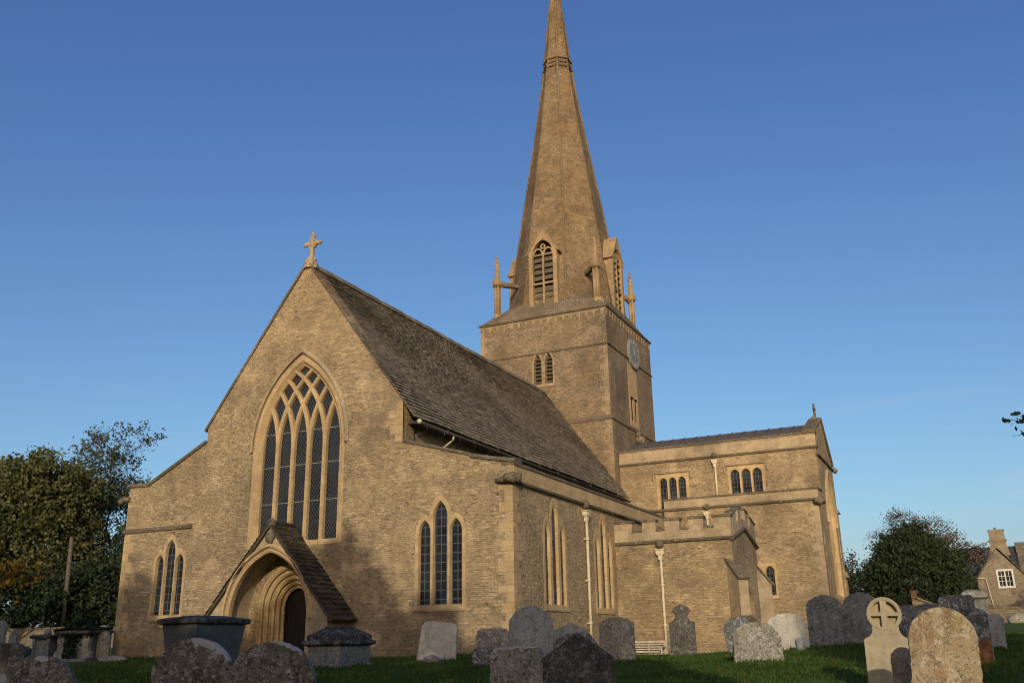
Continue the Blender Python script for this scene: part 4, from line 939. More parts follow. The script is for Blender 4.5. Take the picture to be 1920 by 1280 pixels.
# ------------------------------------------------------------------ headstones
def densify(p, step=0.05):
    out = []
    for i, a in enumerate(p):
        b = p[(i+1) % len(p)]; n = max(1, int(hypot(b[0]-a[0], b[1]-a[1])/step))
        out += [(a[0]+(b[0]-a[0])*k/n, a[1]+(b[1]-a[1])*k/n) for k in range(n)]
    return out
def stone_outline(style, w, h, p=0.0):
    a = w/2; B = -0.35
    if style == 'round':                        # low curved top, p = rise
        r = p or 0.5*a; R = (a*a+r*r)/(2*r); t = math.asin(min(1, a/R))
        top = [(R*sin(t*(1-2*k/14)), h-R+R*cos(t*(1-2*k/14))) for k in range(15)]
    elif style == 'semi': top = [(a*cos(pi*k/18), h-a*0.92+a*0.92*sin(pi*k/18)) for k in range(19)]
    elif style == 'gable': top = [(a, h-p), (a-0.02, h-p+0.02), (0.02, h), (-0.02, h), (-a+0.02, h-p+0.02), (-a, h-p)]
    elif style == 'flat': top = [(a, h-0.10), (a-0.05, h-0.035), (a-0.14, h-0.01), (0.1, h), (-a+0.12, h-0.015), (-a+0.04, h-0.05), (-a, h-0.13)]
    elif style == 'shoulder':
        s = p or 0.16; b = a*0.78
        top = [(a, h-s*1.25), (a-0.01, h-s), (b, h-s*0.9)] + [(b*cos(pi*k/14), h-s*0.85+s*0.85*sin(pi*k/14)) for k in range(15)] + [(-b, h-s*0.9), (-a+0.01, h-s), (-a, h-s*1.25)]
    elif style == 'ogee':                       # humped top flowing to low shoulders
        s = p or 0.30; top = [(a*(1-2*k/20), h-s*(0.5-0.5*cos(pi*min(1, abs(1-2*k/20)*1.12)))) for k in range(21)]
    elif style == 'clipped': top = [(a, h-0.30), (a*0.62, h-0.04), (a*0.2, h), (-a*0.4, h-0.02), (-a*0.8, h-0.10), (-a, h-0.24)]
    elif style == 'finial':
        top = [(a, h*0.64), (a-0.02, h*0.665), (a*0.62, h*0.70), (a*0.45, h*0.76), (a*0.62, h*0.83), (a*0.74, h*0.86), (a*0.55, h*0.93), (a*0.22, h*0.97), (0, h), (-a*0.22, h*0.97), (-a*0.55, h*0.93), (-a*0.74, h*0.86), (-a*0.62, h*0.83), (-a*0.45, h*0.76), (-a*0.62, h*0.70), (-a+0.02, h*0.665), (-a, h*0.64)]
    return [(-a, B), (a, B)] + top
def headstone(name, label, x, y, w, h, style, mat, thick=0.11, yaw=0.0, lean=(0.0, 0.0), p=0.0, seed=0, rough=0.008, zoff=0.0, taper=0.0, cat='headstone'):
    r = random.Random(seed+int(x*100)); ol = densify(stone_outline(style, w, h, p), 0.045)
    pts = []
    for i, (a, z) in enumerate(ol):
        k = 1+taper*(1-z/h)
        j = rough if z > 0.05 else 0
        pts.append((a*k+r.uniform(-j, j), z+r.uniform(-j, j)))
    m = MB(); m.prism(west(0), pts, -thick/2, thick/2)
    o = m.build(name, M[mat], None, 0.009)
    o.location = (x, y, gz(x, y)+zoff); o.rotation_euler = (lean[0], lean[1], yaw)
    o['label'] = label; o['category'] = cat; o['group'] = 'headstones in the churchyard'
    return o
def crust(parent, ol, thick, seed, a0, a1, zc, dep):       # broken white lichen along the top edge
    r = random.Random(seed); m = MB()
    seg = [q for q in ol if a0 <= q[0] <= a1 and q[1] > zc]
    seg.sort(key=lambda q: q[0])
    lo_ = [(x+r.uniform(-.015, .015), z-dep*r.uniform(0.25, 1.0)) for x, z in seg[1:-1]]
    m.prism(west(0), [(x, z+0.002) for x, z in seg]+list(reversed(lo_)), -thick/2-0.003, thick/2+0.003)
    o = m.build('lichen_crust', M['lich_white'], None); o.parent = parent; return o

HS = [  # label, x, y, width, top z, style, material, options
 ('grey round topped headstone standing by the low wall at the left edge of the picture', -8.98, -4.71, 0.62, 1.47, 'round', 'g_slate', dict(p=.2)),
 ('small pointed headstone between the left edge and the table tomb', -10.48, -2.99, 0.42, 1.18, 'gable', 'g_slate', dict(p=.2)),
 ('dark headstone half hidden behind the ivy covered tomb', -10.4, 1.05, 0.7, 1.38, 'clipped', 'g_grey', dict(yaw=.25)),
 ('small pinkish lichened headstone close to the left corner of the church', -8.16, -0.85, 0.52, 1.08, 'clipped', 'g_lichen', dict(yaw=.3)),
 ('black mossy broken headstone cut off by the left edge of the picture', 10.05, -18.55, 0.60, 0.50, 'flat', 'g_dark', dict(thick=.2, yaw=.5, lean=(0, .05), rough=.02)),
 ('large plain round headed stone in the left foreground with two white lichen patches', 11.84, -19.37, 0.98, 0.335, 'semi', 'g_spot', dict(thick=.14, yaw=.55)),
 ('brown foreground headstone with a thick white lichen edge in front of the grey tapered tomb', 14.14, -19.14, 0.90, 0.50, 'round', 'g_spot', dict(thick=.13, yaw=.5, p=.33)),
 ('brown foreground headstone with round lichen spots in front of the arched doorway', 15.22, -19.06, 0.96, 0.445, 'round', 'g_spot', dict(thick=.13, yaw=.42, p=.36)),
 ('pale lichened headstone tilted backwards in the grass below the three lancets of the west front', 8.61, -4.24, 0.98, 0.99, 'flat', 'g_pale', dict(yaw=.3, lean=(-.08, .09), taper=.12)),
 ('squat grey lichened headstone left of the tall round topped one', 10.95, -5.36, 0.84, 0.76, 'flat', 'g_lichen', dict(yaw=.3)),
 ('low broken footstone at the foot of the squat grey headstone', 11.50, -6.9, 0.54, 0.30, 'flat', 'g_mottle', dict(yaw=.3, rough=.02)),
 ('tall grey round topped headstone in front of the church corner', 12.79, -6.97, 1.04, 1.21, 'round', 'g_grey', dict(yaw=.32, p=.36, thick=.13)),
 ('short flat topped headstone with a white top edge beside the black gabled one', 16.33, -15.11, 0.76, 0.34, 'flat', 'g_lichen', dict(yaw=.3, thick=.16)),
 ('nearly black gabled headstone in the middle foreground', 18.13, -17.20, 0.82, 0.475, 'gable', 'g_dark', dict(yaw=.3, p=.27, thick=.13)),
 ('small pointed pinkish headstone just behind the black gabled one', 13.58, -6.44, 0.80, 0.82, 'gable', 'g_grey', dict(yaw=.3, p=.18)),
 ('low black and white lichened stone behind the black gabled headstone', 14.46, -8.27, 0.98, 0.58, 'clipped', 'g_mottle', dict(yaw=.3)),
 ('shouldered brown headstone with a dark rim left of the bench', 14.57, -6.01, 0.84, 0.93, 'shoulder', 'g_lichen', dict(yaw=.3, p=.12)),
 ('ornate headstone with a leaf shaped finial beside the bench', 14.53, -0.36, 0.74, 1.39, 'finial', 'g_dark', dict(yaw=.26, thick=.16)),
 ('tilted blotchy headstone at the foot of the porch buttress', 16.51, -1.59, 0.78, 0.95, 'clipped', 'g_mottle', dict(yaw=.25, lean=(0, -.12))),
 ('brown rough topped lichened headstone in front of the pale one on the lawn', 17.97, -6.64, 0.94, 0.73, 'clipped', 'g_lichen', dict(yaw=.2, rough=.016, taper=.1)),
 ('broad pale cream headstone with corners worn off, right of the brown rough one', 17.82, -2.14, 0.98, 1.00, 'clipped', 'g_pale', dict(yaw=.2, rough=.012)),
 ('dark slate headstone with a curved top, left one of the close set grey pair', 18.74, -1.86, 0.90, 1.43, 'round', 'g_slate', dict(yaw=.15, p=.24)),
 ('lighter grey streaked headstone with a curved top, right one of the close set grey pair', 19.60, -1.48, 0.92, 1.49, 'round', 'g_slate', dict(yaw=.13, p=.36)),
 ('narrow low footstone with a round top touching the big ochre headstone', 21.41, -14.38, 0.30, 0.25, 'semi', 'g_rust', dict(yaw=.1, thick=.12)),
 ('big leaning round headed headstone covered in rust and ochre lichen', 21.89, -15.24, 0.72, 0.70, 'semi', 'g_rust', dict(yaw=.12, lean=(.03, .05), thick=.15, taper=.06)),
 ('grey curved headstone behind the ochre one, only its top showing', 21.40, -6.29, 0.92, 1.01, 'round', 'g_slate', dict(yaw=.05, p=.2)),
 ('black and white speckled headstone peeping out between wheel cross and ochre stone', 20.82, -4.21, 0.60, 1.05, 'flat', 'g_mottle', dict(yaw=.05)),
 ('dark speckled headstone in front of the capped stone pedestal', 21.86, -2.64, 0.78, 1.30, 'flat', 'g_mottle', dict(yaw=0)),
 ('dark shouldered headstone with white lichen above and rusty brown below', 22.15, -9.33, 0.62, 0.82, 'flat', 'g_mottle', dict(yaw=-.03, thick=.12)),
 ('narrow grey stone leaning behind the dark shouldered headstone', 22.52, -4.50, 0.34, 0.82, 'flat', 'g_grey', dict(lean=(0, .12), yaw=0, taper=.3)),
]
hs = []
for i, (lab, x, y, w_, zt, sty, mt, op) in enumerate(HS):
    hs.append(headstone('headstone', lab, x, y, w_, zt-gz(x, y), sty, mt, seed=i, **op))
for idx, a0, a1, dep in ((6, -0.06, 0.42, 0.10), (7, -0.05, 0.36, 0.05), (12, -0.35, 0.30, 0.045)):
    op = HS[idx]; ol = densify(stone_outline(op[5], op[3], op[4]-gz(op[1], op[2]), op[7].get('p', 0)), 0.03)
    crust(hs[idx], ol, op[7].get('thick', .11), idx, a0, a1, 0.3, dep)
for (cx_, cz_, sw_2, sh_) in ((0.20, 0.975, 0.09, 0.035), (-0.38, 0.62, 0.06, 0.05)):    # patches on the big plain stone
    m = MB(); h5 = HS[5][4]-gz(HS[5][1], HS[5][2]); rr_ = random.Random(4)
    zz_ = h5-0.04 if cz_ > 0.8 else h5-0.26
    m.prism(west(0), [((cx_ if cz_ < .8 else 0.05)+sw_2*cos(k*.7)*rr_.uniform(.7, 1.2), zz_+sh_*sin(k*.7)*rr_.uniform(.7, 1.2)) for k in range(9)], -0.072, 0.0735)
    o = m.build('lichen_crust', M['lich_white'], None); o.parent = hs[5]
rb = MB(); o29 = HS[28]; rr_ = random.Random(5)             # bare rusty lower face
rb.prism(west(0), [(0.30, -0.1), (0.302, 0.42)]+[(0.24-0.075*k+rr_.uniform(-.02, .02), 0.46+0.06*sin(k*1.3)-0.045*k) for k in range(6)]+[(-0.22, -0.1)], 0.0, 0.0615)
o = rb.build('bare_patch', plain('rust_brown_stone', (0.17, 0.085, 0.045), 0.95, 0.05, 0.3, scale=9), None); o.parent = hs[28]; o['label'] = 'rusty brown bare lower face'

# wheel cross headstone
wc = MB(); xw, yw, zt = 21.08, -12.67, 0.93; hb = zt-gz(xw, yw); cr = 0.238; cz = hb-cr
body = [(-0.31, -0.35), (0.31, -0.35), (0.31, hb-0.60), (0.295, hb-0.575), (0.235, hb-0.55), (0.195, hb-0.50), (0.178, hb-0.45)]
t0 = -0.72
arcp = [(cr*cos(t), cz+cr*sin(t)) for t in np.linspace(t0, pi-t0, 34)]
body += arcp + [(-0.178, hb-0.45), (-0.195, hb-0.50), (-0.235, hb-0.55), (-0.295, hb-0.575), (-0.31, hb-0.60)]
hl = []
for sx in (1, -1):
    for sy in (1, -1):
        q_ = [(0.042, 0.026)] + [(0.185*cos(t), 0.185*sin(t)) for t in np.linspace(0.15, pi/2-0.24, 9)]
        hl.append([(sx*a, cz+sy*b) for a, b in q_])
wc.panel(west(0), body, [(h_, h_, 0.10) for h_ in hl], 0.07, 0.14, False)
wc.panel(Fr((0, 0, 0), (-1, 0, 0), (0, 0, 1), (0, 1, 0)), [(-a, b) for a, b in body], [], 0.069, 0.02, False)
for h_ in hl: V_, T_ = tess(ccw(h_)); wc.add([west(0)(a, b, -0.025) for a, b in V_], T_)
rw = MB(); rw.sweep(west(0), [(0.212*cos(t), cz+0.212*sin(t)) for t in np.linspace(0, 2*pi, 40, endpoint=False)], [(-0.02, 0.06), (-0.015, 0.078), (0.015, 0.078), (0.02, 0.06)], True)
o = wc.build('headstone', M['g_buff'], None); o.location = (xw, yw, gz(xw, yw)); o.rotation_euler = (0.0, 0.02, 0.10)
o['label'] = 'buff headstone topped by a sunk wheel cross, left of the big ochre stone'; o['category'] = 'headstone'; o['group'] = 'headstones in the churchyard'
r_o = rw.build('wheel_rim', M['g_buff'], None); r_o.parent = o

# ------------------------------------------------------------------ tombs and other churchyard pieces
def loft(mb, F, rings):                                   # rings [(half a, half b, z)] of rectangles around F's origin
    vs = []
    for a, b, z in rings: vs += [F(-a, -b, z), F(a, -b, z), F(a, b, z), F(-a, b, z)]
    fs = [(i*4+j, i*4+(j+1) % 4, i*4+4+(j+1) % 4, i*4+4+j) for i in range(len(rings)-1) for j in range(4)]+[(3, 2, 1, 0), tuple(range(len(vs)-4, len(vs)))]
    mb.add(vs, fs)
def upF(x, y, z, yaw): return Fr((x, y, z), (cos(yaw), sin(yaw), 0), (-sin(yaw), cos(yaw), 0), (0, 0, 1))
def tomb(name, label, x, y, yaw, body, lid, bm, lm, plinth=None):
    z = gz(x, y); t = empty(name, (x, y, z), label, 'tomb'); F = upF(x, y, z, yaw)
    m = MB(); loft(m, F, body); m.build('chest', M[bm], t, 0.012)
    m = MB(); loft(m, F, lid); m.build('lid', M[lm], t, 0.01)
    if plinth: m = MB(); loft(m, F, plinth); m.build('plinth', M[bm], t, 0.012)
    return t, F
t, F = tomb('chest_tomb', 'large slate grey tapered sarcophagus with a broad overhanging lid left of the doorway', 6.34, -10.8, 0.03,
     [(0.36, 0.64, 0.18), (0.39, 0.68, 0.30), (0.49, 0.82, 1.20)], [(0.49, 0.82, 1.201), (0.56, 0.91, 1.23), (0.57, 0.92, 1.31), (0.53, 0.88, 1.335), (0.20, 0.45, 1.40)], 'tomb', 'tomb_lid', [(0.45, 0.76, -0.3), (0.45, 0.76, 0.14), (0.40, 0.69, 0.179)])
t, F = tomb('chest_tomb', 'dark hipped chest tomb with a stepped lid right of the doorway', 7.35, -7.0, 0.03,
     [(0.48, 0.70, -0.3), (0.48, 0.70, 0.50)], [(0.49, 0.71, 0.501), (0.59, 0.82, 0.55), (0.59, 0.82, 0.63), (0.51, 0.73, 0.64), (0.51, 0.73, 0.76), (0.26, 0.44, 0.92), (0.22, 0.40, 0.93), (0.22, 0.40, 0.98)], 'tomb_pale', 'tomb_lid', [(0.53, 0.76, -0.3), (0.53, 0.76, 0.08)])
t, F = tomb('chest_tomb', 'pale table tomb on pillars under a dark slab with a knob, near the left edge', -10.35, -1.6, 0.2,
     [(0.34, 0.30, 0.12), (0.34, 0.30, 0.88)], [(0.46, 0.44, 0.881), (0.48, 0.46, 0.93), (0.48, 0.46, 0.98), (0.38, 0.36, 1.03)], 'tomb_pale', 'tomb_lid', [(0.44, 0.42, -0.3), (0.44, 0.42, 0.119)])
pz = wt(t).z
for sx in (-1, 1):
    m = MB(); p_ = F(sx*0.33, -0.34, 0); m.lathe((p_.x, p_.y, pz), [(0.085, 0.12), (0.085, 0.18), (0.05, 0.24), (0.07, 0.5), (0.05, 0.74), (0.085, 0.80), (0.085, 0.879)], 10); m.build('pillar', M['tomb_pale'], t)
m = MB(); blob_head(m, (-10.35, -1.65, pz+1.1), 0.14, 3); m.build('knob', M['tomb_pale'], t)
t, F = tomb('chest_tomb', 'ornate chest tomb with scrolled corners, smothered in ivy', -9.0, -1.1, 0.2,
     [(0.52, 0.48, 0.10), (0.52, 0.48, 0.98)], [(0.72, 0.68, 0.981), (0.78, 0.74, 1.03), (0.78, 0.74, 1.10), (0.60, 0.55, 1.16), (0.3, 0.3, 1.30)], 'tomb_pale', 'g_dark', [(0.72, 0.68, -0.3), (0.72, 0.68, 0.099)])
pz = wt(t).z
for sx in (-1, 1):
    for k_ in (0, 1):
        m = MB(); px_ = sx*0.52; F2 = Fr(F(px_, -0.47+k_*0.94, 0), F.u*sx, (0, 0, 1), F.v*-1)
        m.prism(F2, [(-0.10, 0.1), (0.30, 0.1), (0.30, 0.26), (0.18, 0.40), (0.14, 0.58), (0.20, 0.76), (0.17, 0.92), (0.06, 0.97), (-0.10, 0.97)], -0.10, 0.10); m.build('scroll', M['g_lichen'], t, 0.02)
def cards(mb_name, centers, size, mat, parent=None, tags=None, up_bias=0.0, long=1.6, seed=1, origin=None):
    """many leaf-sized faces"""
    r = np.random.default_rng(seed); n = len(centers); c = np.asarray(centers, float)
    u = r.normal(size=(n, 3)); u[:, 2] *= (1-up_bias); u[:, 2] -= up_bias*1.2; u /= np.linalg.norm(u, axis=1)[:, None]
    w_ = r.normal(size=(n, 3)); v = np.cross(u, w_); v /= np.linalg.norm(v, axis=1)[:, None]
    sz = np.asarray(size, float)*r.uniform(0.6, 1.35, n); L = (u*(sz*long/2)[:, None]); Wd = v*(sz/2)[:, None]
    P_ = np.empty((n, 4, 3)); P_[:, 0] = c-L; P_[:, 1] = c+Wd-L*0.1; P_[:, 2] = c+L; P_[:, 3] = c-Wd-L*0.1
    o3 = np.array(origin) if origin is not None else np.zeros(3)
    me = bpy.data.meshes.new(mb_name); me.vertices.add(n*4); me.vertices.foreach_set('co', (P_-o3).reshape(-1).astype(np.float32))
    me.loops.add(n*4); me.loops.foreach_set('vertex_index', np.arange(n*4, dtype=np.int32)); me.polygons.add(n)
    me.polygons.foreach_set('loop_start', np.arange(0, n*4, 4, dtype=np.int32)); me.polygons.foreach_set('loop_total', np.full(n, 4, np.int32))
    me.update(); me.materials.append(M[mat]); o = bpy.data.objects.new(mb_name, me); COL.objects.link(o)
    if parent is not None: o.parent = parent; o.location = Vector(o3)-wt(parent)
    else: o.location = o3
    for k, vv in (tags or {}).items(): o[k] = vv
    return o
iv = []
for k in range(2600):
    a = rng.uniform(-0.8, 0.75); b = rng.uniform(-0.76, 0.74); z = 1.12+0.30*max(0, 1-abs(a)/0.7)*max(0, 1-abs(b)/0.7)+rng.uniform(0, .07)+0.05*sin(a*7)*cos(b*5)
    if k % 3 == 0: a = rng.normal(-0.12, 0.17) if k % 2 else rng.uniform(-0.8, .8); b = -0.51-rng.uniform(0, .08); z = rng.uniform(0.1, 1.1) if k % 2 else rng.uniform(.85, 1.15)
    iv.append(F(a, b, z))
for k in range(260): iv.append(F(rng.normal(0, .12), rng.normal(-.2, .2), rng.uniform(1.35, 1.52)))
cards('ivy', iv, 0.085, 'leaf_ivy', t, long=1.3)

def boulder(name, label, x, y, s, mat, seed, stretch, zc=0.0, cat='stone'):
    m = MB(); blob_head(m, (0, 0, 0), s, seed, stretch); o = m.build(name, M[mat]); o.location = (x, y, gz(x, y)+zc); o['label'] = label; o['category'] = cat; return o
boulder('kerb_stone', 'flat pale stone lying in the grass at the left corner of the church', -6.55, -1.85, 0.45, 'g_lichen', 3, (1.45, 0.7, 0.34), 0.05)
boulder('kerb_stone', 'small rounded stone in the grass below the pale leaning headstone', 9.0, -5.1, 0.24, 'g_lichen', 5, (1.25, 0.8, 0.55), 0.08)
boulder('ball_stone', 'small round grey stone at the foot of the broad pale headstone', 18.22, -2.9, 0.165, 'g_grey', 2, (0.8, .7, 1.15), 0.15)
vz = MB(); vz.lathe((0, 0, 0), [(0.07, 0), (0.11, 0.1), (0.13, 0.25), (0.09, 0.34), (0.12, 0.4)], 12); o = vz.build('flower_pot', M['blue']); o.location = (16.62, -2.35, gz(16.62, -2.35)+0.02); o['label'] = 'dark blue pot half hidden behind the brown rough topped headstone'; o['category'] = 'pot'
# capped pedestal tomb
xq, yq = 22.19, 4.2; zq = gz(xq, yq); t = empty('pedestal_tomb', (xq, yq, zq), 'square stone pedestal with a domed moulded cap, behind the dark speckled headstone', 'tomb')
m = MB(); loft(m, upF(xq, yq, zq, .1), [(0.38, 0.38, -0.3), (0.38, 0.38, 0.25), (0.32, 0.32, 0.28), (0.31, 0.31, 1.05)]); m.build('pedestal', M['tomb_pale'], t, 0.01)
m = MB(); loft(m, upF(xq, yq, zq, .1), [(0.31, 0.31, 1.051), (0.42, 0.42, 1.1), (0.42, 0.42, 1.15), (0.36, 0.36, 1.18), (0.28, 0.28, 1.27), (0.12, 0.12, 1.33)]); m.build('cap', M['g_lichen'], t, 0.01)
# bench against the porch wall
bx, by = 10.35, 9.05; bz = gz(bx, by); bn = empty('bench', (bx, by, bz), 'weathered slatted wooden bench against the porch wall', 'bench')
FB = Fr((bx, by, bz), (1, 0, 0), (0, 0, 1), (0, -1, 0)); hwb = 0.68; top = 0.385-bz
m = MB(); m.fbox(FB, -hwb, hwb, top-0.07, top, -0.25, -0.21); m.fbox(FB, -hwb, hwb, top-0.44, top-0.39, -0.25, -0.21)
for k in range(4): m.fbox(FB, -hwb+0.02, hwb-0.02, top-0.165-k*0.085, top-0.12-k*0.085, -0.245, -0.225)
for k in (-1, 0, 1): m.fbox(FB, k*(hwb-.03)-0.03, k*(hwb-.03)+0.03, top-0.46, top-0.068, -0.26, -0.228)
m.build('backrest', M['bench'], bn)
m = MB()
for k in range(5): m.fbox(FB, -hwb, hwb, top-0.50, top-0.475, -0.2+k*0.1, -0.12+k*0.1)
m.build('seat', M['bench'], bn)
for sx in (-1, 1):
    m = MB(); m.fbox(FB, sx*hwb-0.03, sx*hwb+0.03, -0.02, top+0.01, -0.26, -0.2); m.build('leg', M['bench'], bn)
    m = MB(); m.fbox(FB, sx*hwb-0.03, sx*hwb+0.03, -0.02, top-0.25, 0.24, 0.30); m.build('leg', M['bench'], bn)
    m = MB(); m.fbox(FB, sx*hwb-0.04, sx*hwb+0.04, top-0.249, top-0.21, -0.25, 0.32); m.build('armrest', M['bench'], bn)

# ------------------------------------------------------------------ boundary walls
def drywall(label, pts, h, th, seed):
    a, b = Vector((*pts[0], 0)), Vector((*pts[1], 0)); d = (b-a).normalized(); L_ = (b-a).length; n = Vector((d.y, -d.x, 0)); r = random.Random(seed)
    root = empty('boundary_wall', (a.x, a.y, gz(a.x, a.y)), label, 'wall'); m = MB(); k = int(L_/1.5)
    for i in range(k):
        p, q2 = a+d*(L_*i/k), a+d*(L_*(i+1)/k); z0, z1 = gz(p.x, p.y), gz(q2.x, q2.y)
        m.add([p+Vector((0, 0, z0-.5)), q2+Vector((0, 0, z1-.5)), q2+Vector((0, 0, z1+h)), p+Vector((0, 0, z0+h)), p-n*-th+Vector((0, 0, z0-.5)), q2+n*th+Vector((0, 0, z1-.5)), q2+n*th+Vector((0, 0, z1+h)), p+n*th+Vector((0, 0, z0+h))], [(0, 1, 2, 3), (4, 7, 6, 5), (3, 2, 6, 7)])
    m.build('wall', M['wall_grey'], root)
    cpw = MB(); s_ = 0.0
    while s_ < L_-0.1:
        l_ = min(r.uniform(0.5, 0.9), L_-s_); p = a+d*(s_+l_/2); F_ = Fr((p.x, p.y, gz(p.x, p.y)+h), d, n, (0, 0, 1)); cpw.fbox(F_, -l_/2+.006, l_/2-.006, -0.05, th+0.05, 0.002, 0.09+r.uniform(0, .02)); s_ += l_
    cpw.build('coping', M['dark_trim'], root)
drywall('low stone boundary wall under the dark trees at the left', ((-37, -2.0), (-13.5, 14.6)), 0.98, 0.45, 3)
drywall('low stone wall at the far end of the lawn below the cottage', ((16, 29.0), (40, 33.5)), 0.72, 0.45, 4)
boulder('rockery_stone', 'pale rounded rock at the foot of the far wall on the right', 23.9, 28.0, 0.5, 'g_lichen', 4, (1.0, .8, .7), 0.12)
boulder('rockery_stone', 'lower brown rock beside the pale rounded rock by the far wall', 24.9, 28.6, 0.42, 'g_spot', 7, (1.1, .8, .65), 0.1)

# ------------------------------------------------------------------ cottage on the right
hx, hy = 23.9, 70.0; hz = 0.9
ho = empty('cottage', (hx, hy, hz), 'stone cottage with a gabled wing, white window and tall chimney beyond the churchyard', 'house')
FH = west(hy); pw0 = FH(22.0, 0)
ga0, ga1, gzv, gzp = 22.35, 26.35, 5.5, 7.35; gm = (ga0+ga1)/2-0.1
hwin = rect(24.05, 25.3, 4.45, 5.98)
m = MB(); m.panel(FH, [(ga0, 0.0), (ga1, 0.0), (ga1, gzv-.2), (gm, gzp+0.55), (ga0, gzv-.2)], [hwin], 0.0, 0.4); m.fbox(XY, ga0+.01, ga0+0.3, hy+0.402, hy+6, 0.0, gzv-.25); m.fbox(XY, ga1-0.3, ga1-.01, hy+.402, hy+6, 0.0, gzv-.25); m.build('wall', M['house'], ho)
wv = MB(); wv.panel(FH, rect(23.98, 25.37, 4.38, 6.05), [rect(24.13, 24.62, 4.56, 5.88), rect(24.73, 25.22, 4.56, 5.88)], 0.03, 0.12)
for cxw in (24.375, 24.975):
    wv.fbox(FH, cxw-.018, cxw+.018, 4.56, 5.88, -0.06, -0.02)
    for z in (5.0, 5.44): wv.fbox(FH, cxw-.245, cxw+.245, z-.018, z+.018, -0.063, -0.023)
wo_ = wv.build('window', M['white'], ho)
gl = MB(); gl.add([FH(24.05, 4.45, -.08), FH(25.3, 4.45, -.08), FH(25.3, 5.98, -.08), FH(24.05, 5.98, -.08)], [(0, 1, 2, 3)]); gl.build('pane', M['glass_pane'], wo_)
def pitched(mb, x0, x1, y0, y1, ze, zr, axis, over=0.25, seed=1, big=0.5):
    r = random.Random(seed)
    if axis == 'y':
        xm = (x0+x1)/2
        for s_, xe in ((1, x1+over), (-1, x0-over)):
            zz = ze-over*(zr-ze)/((x1-x0)/2); d = Vector((xm-xe, 0, zr-zz)); L_ = d.length; d.normalize(); n = Vector((s_*abs(d.z), 0, abs(d.x)))
            mb.quad((xe, y0, zz-.02), (xe, y1, zz-.02), (xm, y1, zr-.02), (xm, y0, zr-.02)); slates(mb, Vector((xe, y0, zz)), Vector((0, 1, 0)), d, n, y1-y0, L_, big, big*.7, .5, .9, .04, r)
    else:
        ym = (y0+y1)/2
        for s_, ye in ((1, y1+over), (-1, y0-over)):
            zz = ze-over*(zr-ze)/((y1-y0)/2); d = Vector((0, ym-ye, zr-zz)); L_ = d.length; d.normalize(); n = Vector((0, s_*abs(d.z), abs(d.y)))
            mb.quad((x0, ye, zz-.02), (x1, ye, zz-.02), (x1, ym, zr-.02), (x0, ym, zr-.02)); slates(mb, Vector((x0, ye, zz)), Vector((1, 0, 0)), d, n, x1-x0, L_, big, big*.7, .5, .9, .04, r)
m = MB(); pitched(m, ga0+.1, ga1-.1, hy-0.08, hy+7.0, gzv, gzp+.6, 'y', 0.15); m.build('roof', M['slate'], ho)
m = MB(); m.box(20.6, 38, hy+5.62, hy+12.98, 0.0, 6.1); m.add([(20.6, hy+5.6, 6.15), (20.6, hy+13, 6.15), (20.6, hy+9.3, 8.7)], [(0, 1, 2)]); m.build('main_wall', M['house'], ho)
m = MB(); pitched(m, 26.2, 38.4, hy+5.6, hy+13, 6.2, 9.1, 'x', seed=5); m.build('main_roof', M['slate'], ho)
m = MB(); pitched(m, 20.4, 26.2, hy+5.6, hy+13, 6.15, 8.75, 'x', seed=6); m.build('main_roof', M['slate_blue'], ho)
m = MB(); m.box(23.9, 25.3, hy+2.3, hy+3.4, 6.2, 8.9); m.box(23.82, 25.38, hy+2.22, hy+3.48, 8.78, 8.9)
m.add([(23.7, hy+2.1, 7.4), (25.5, hy+2.1, 7.4), (25.5, hy+3.6, 7.4), (23.7, hy+3.6, 7.4), (23.9, hy+2.3, 8.4), (25.3, hy+2.3, 8.4), (25.3, hy+3.4, 8.4), (23.9, hy+3.4, 8.4)], [(0, 1, 5, 4), (1, 2, 6, 5), (2, 3, 7, 6), (3, 0, 4, 7)])
m.box(23.95, 25.25, hy+2.35, hy+3.35, 8.9, 9.75); m.box(23.90, 25.30, hy+2.30, hy+3.40, 9.75, 9.83); chm = m.build('chimney', M['house'], ho)
m = MB(); m.lathe((24.55, hy+2.85, 9.8), [(0.12, 0), (0.10, .2), (0.12, .25)], 10); m.build('chimney_pot', M['wall_grey'], chm)
m = MB(); m.tube([(22.3, hy-.12, 5.3), (23.1, hy-.12, 5.3)], .05, 6); m.tube([(23.05, hy-.1, 5.28), (23.6, hy-.1, 0.4)], .045, 6); m.tube([(26.42, hy-.1, 5.6), (26.3, hy-.1, 4.5), (26.36, hy-.1, 0.3)], .06, 6); m.build('drainpipe', M['cream'], ho)
m = MB(); m.panel(west(hy+1.2), [(26.9, 0), (34, 0), (34, 5.6), (31.0, 7.2), (26.9, 4.0)], [], 0, .4); m.build('wing_wall', M['house'], ho)
m = MB(); m.sweep(west(hy+1.0), [(31.0, 7.25), (26.7, 3.92)], [(0, -4), (0, .1), (-.12, .1), (-.12, -4)]); m.build('wing_roof', M['slate'], ho)
m = MB(); FV = west(hy+5.6); m.panel(FV, rect(20.9, 21.9, 3.0, 4.6), [rect(21.05, 21.75, 3.1, 4.5)], .04, .1); wl_ = m.build('window', M['white'], ho)
m = MB(); m.add([FV(20.95, 3.05, .006), FV(21.85, 3.05, .006), FV(21.85, 4.55, .006), FV(20.95, 4.55, .006)], [(0, 1, 2, 3)]); m.build('pane', M['glass_pane'], wl_)
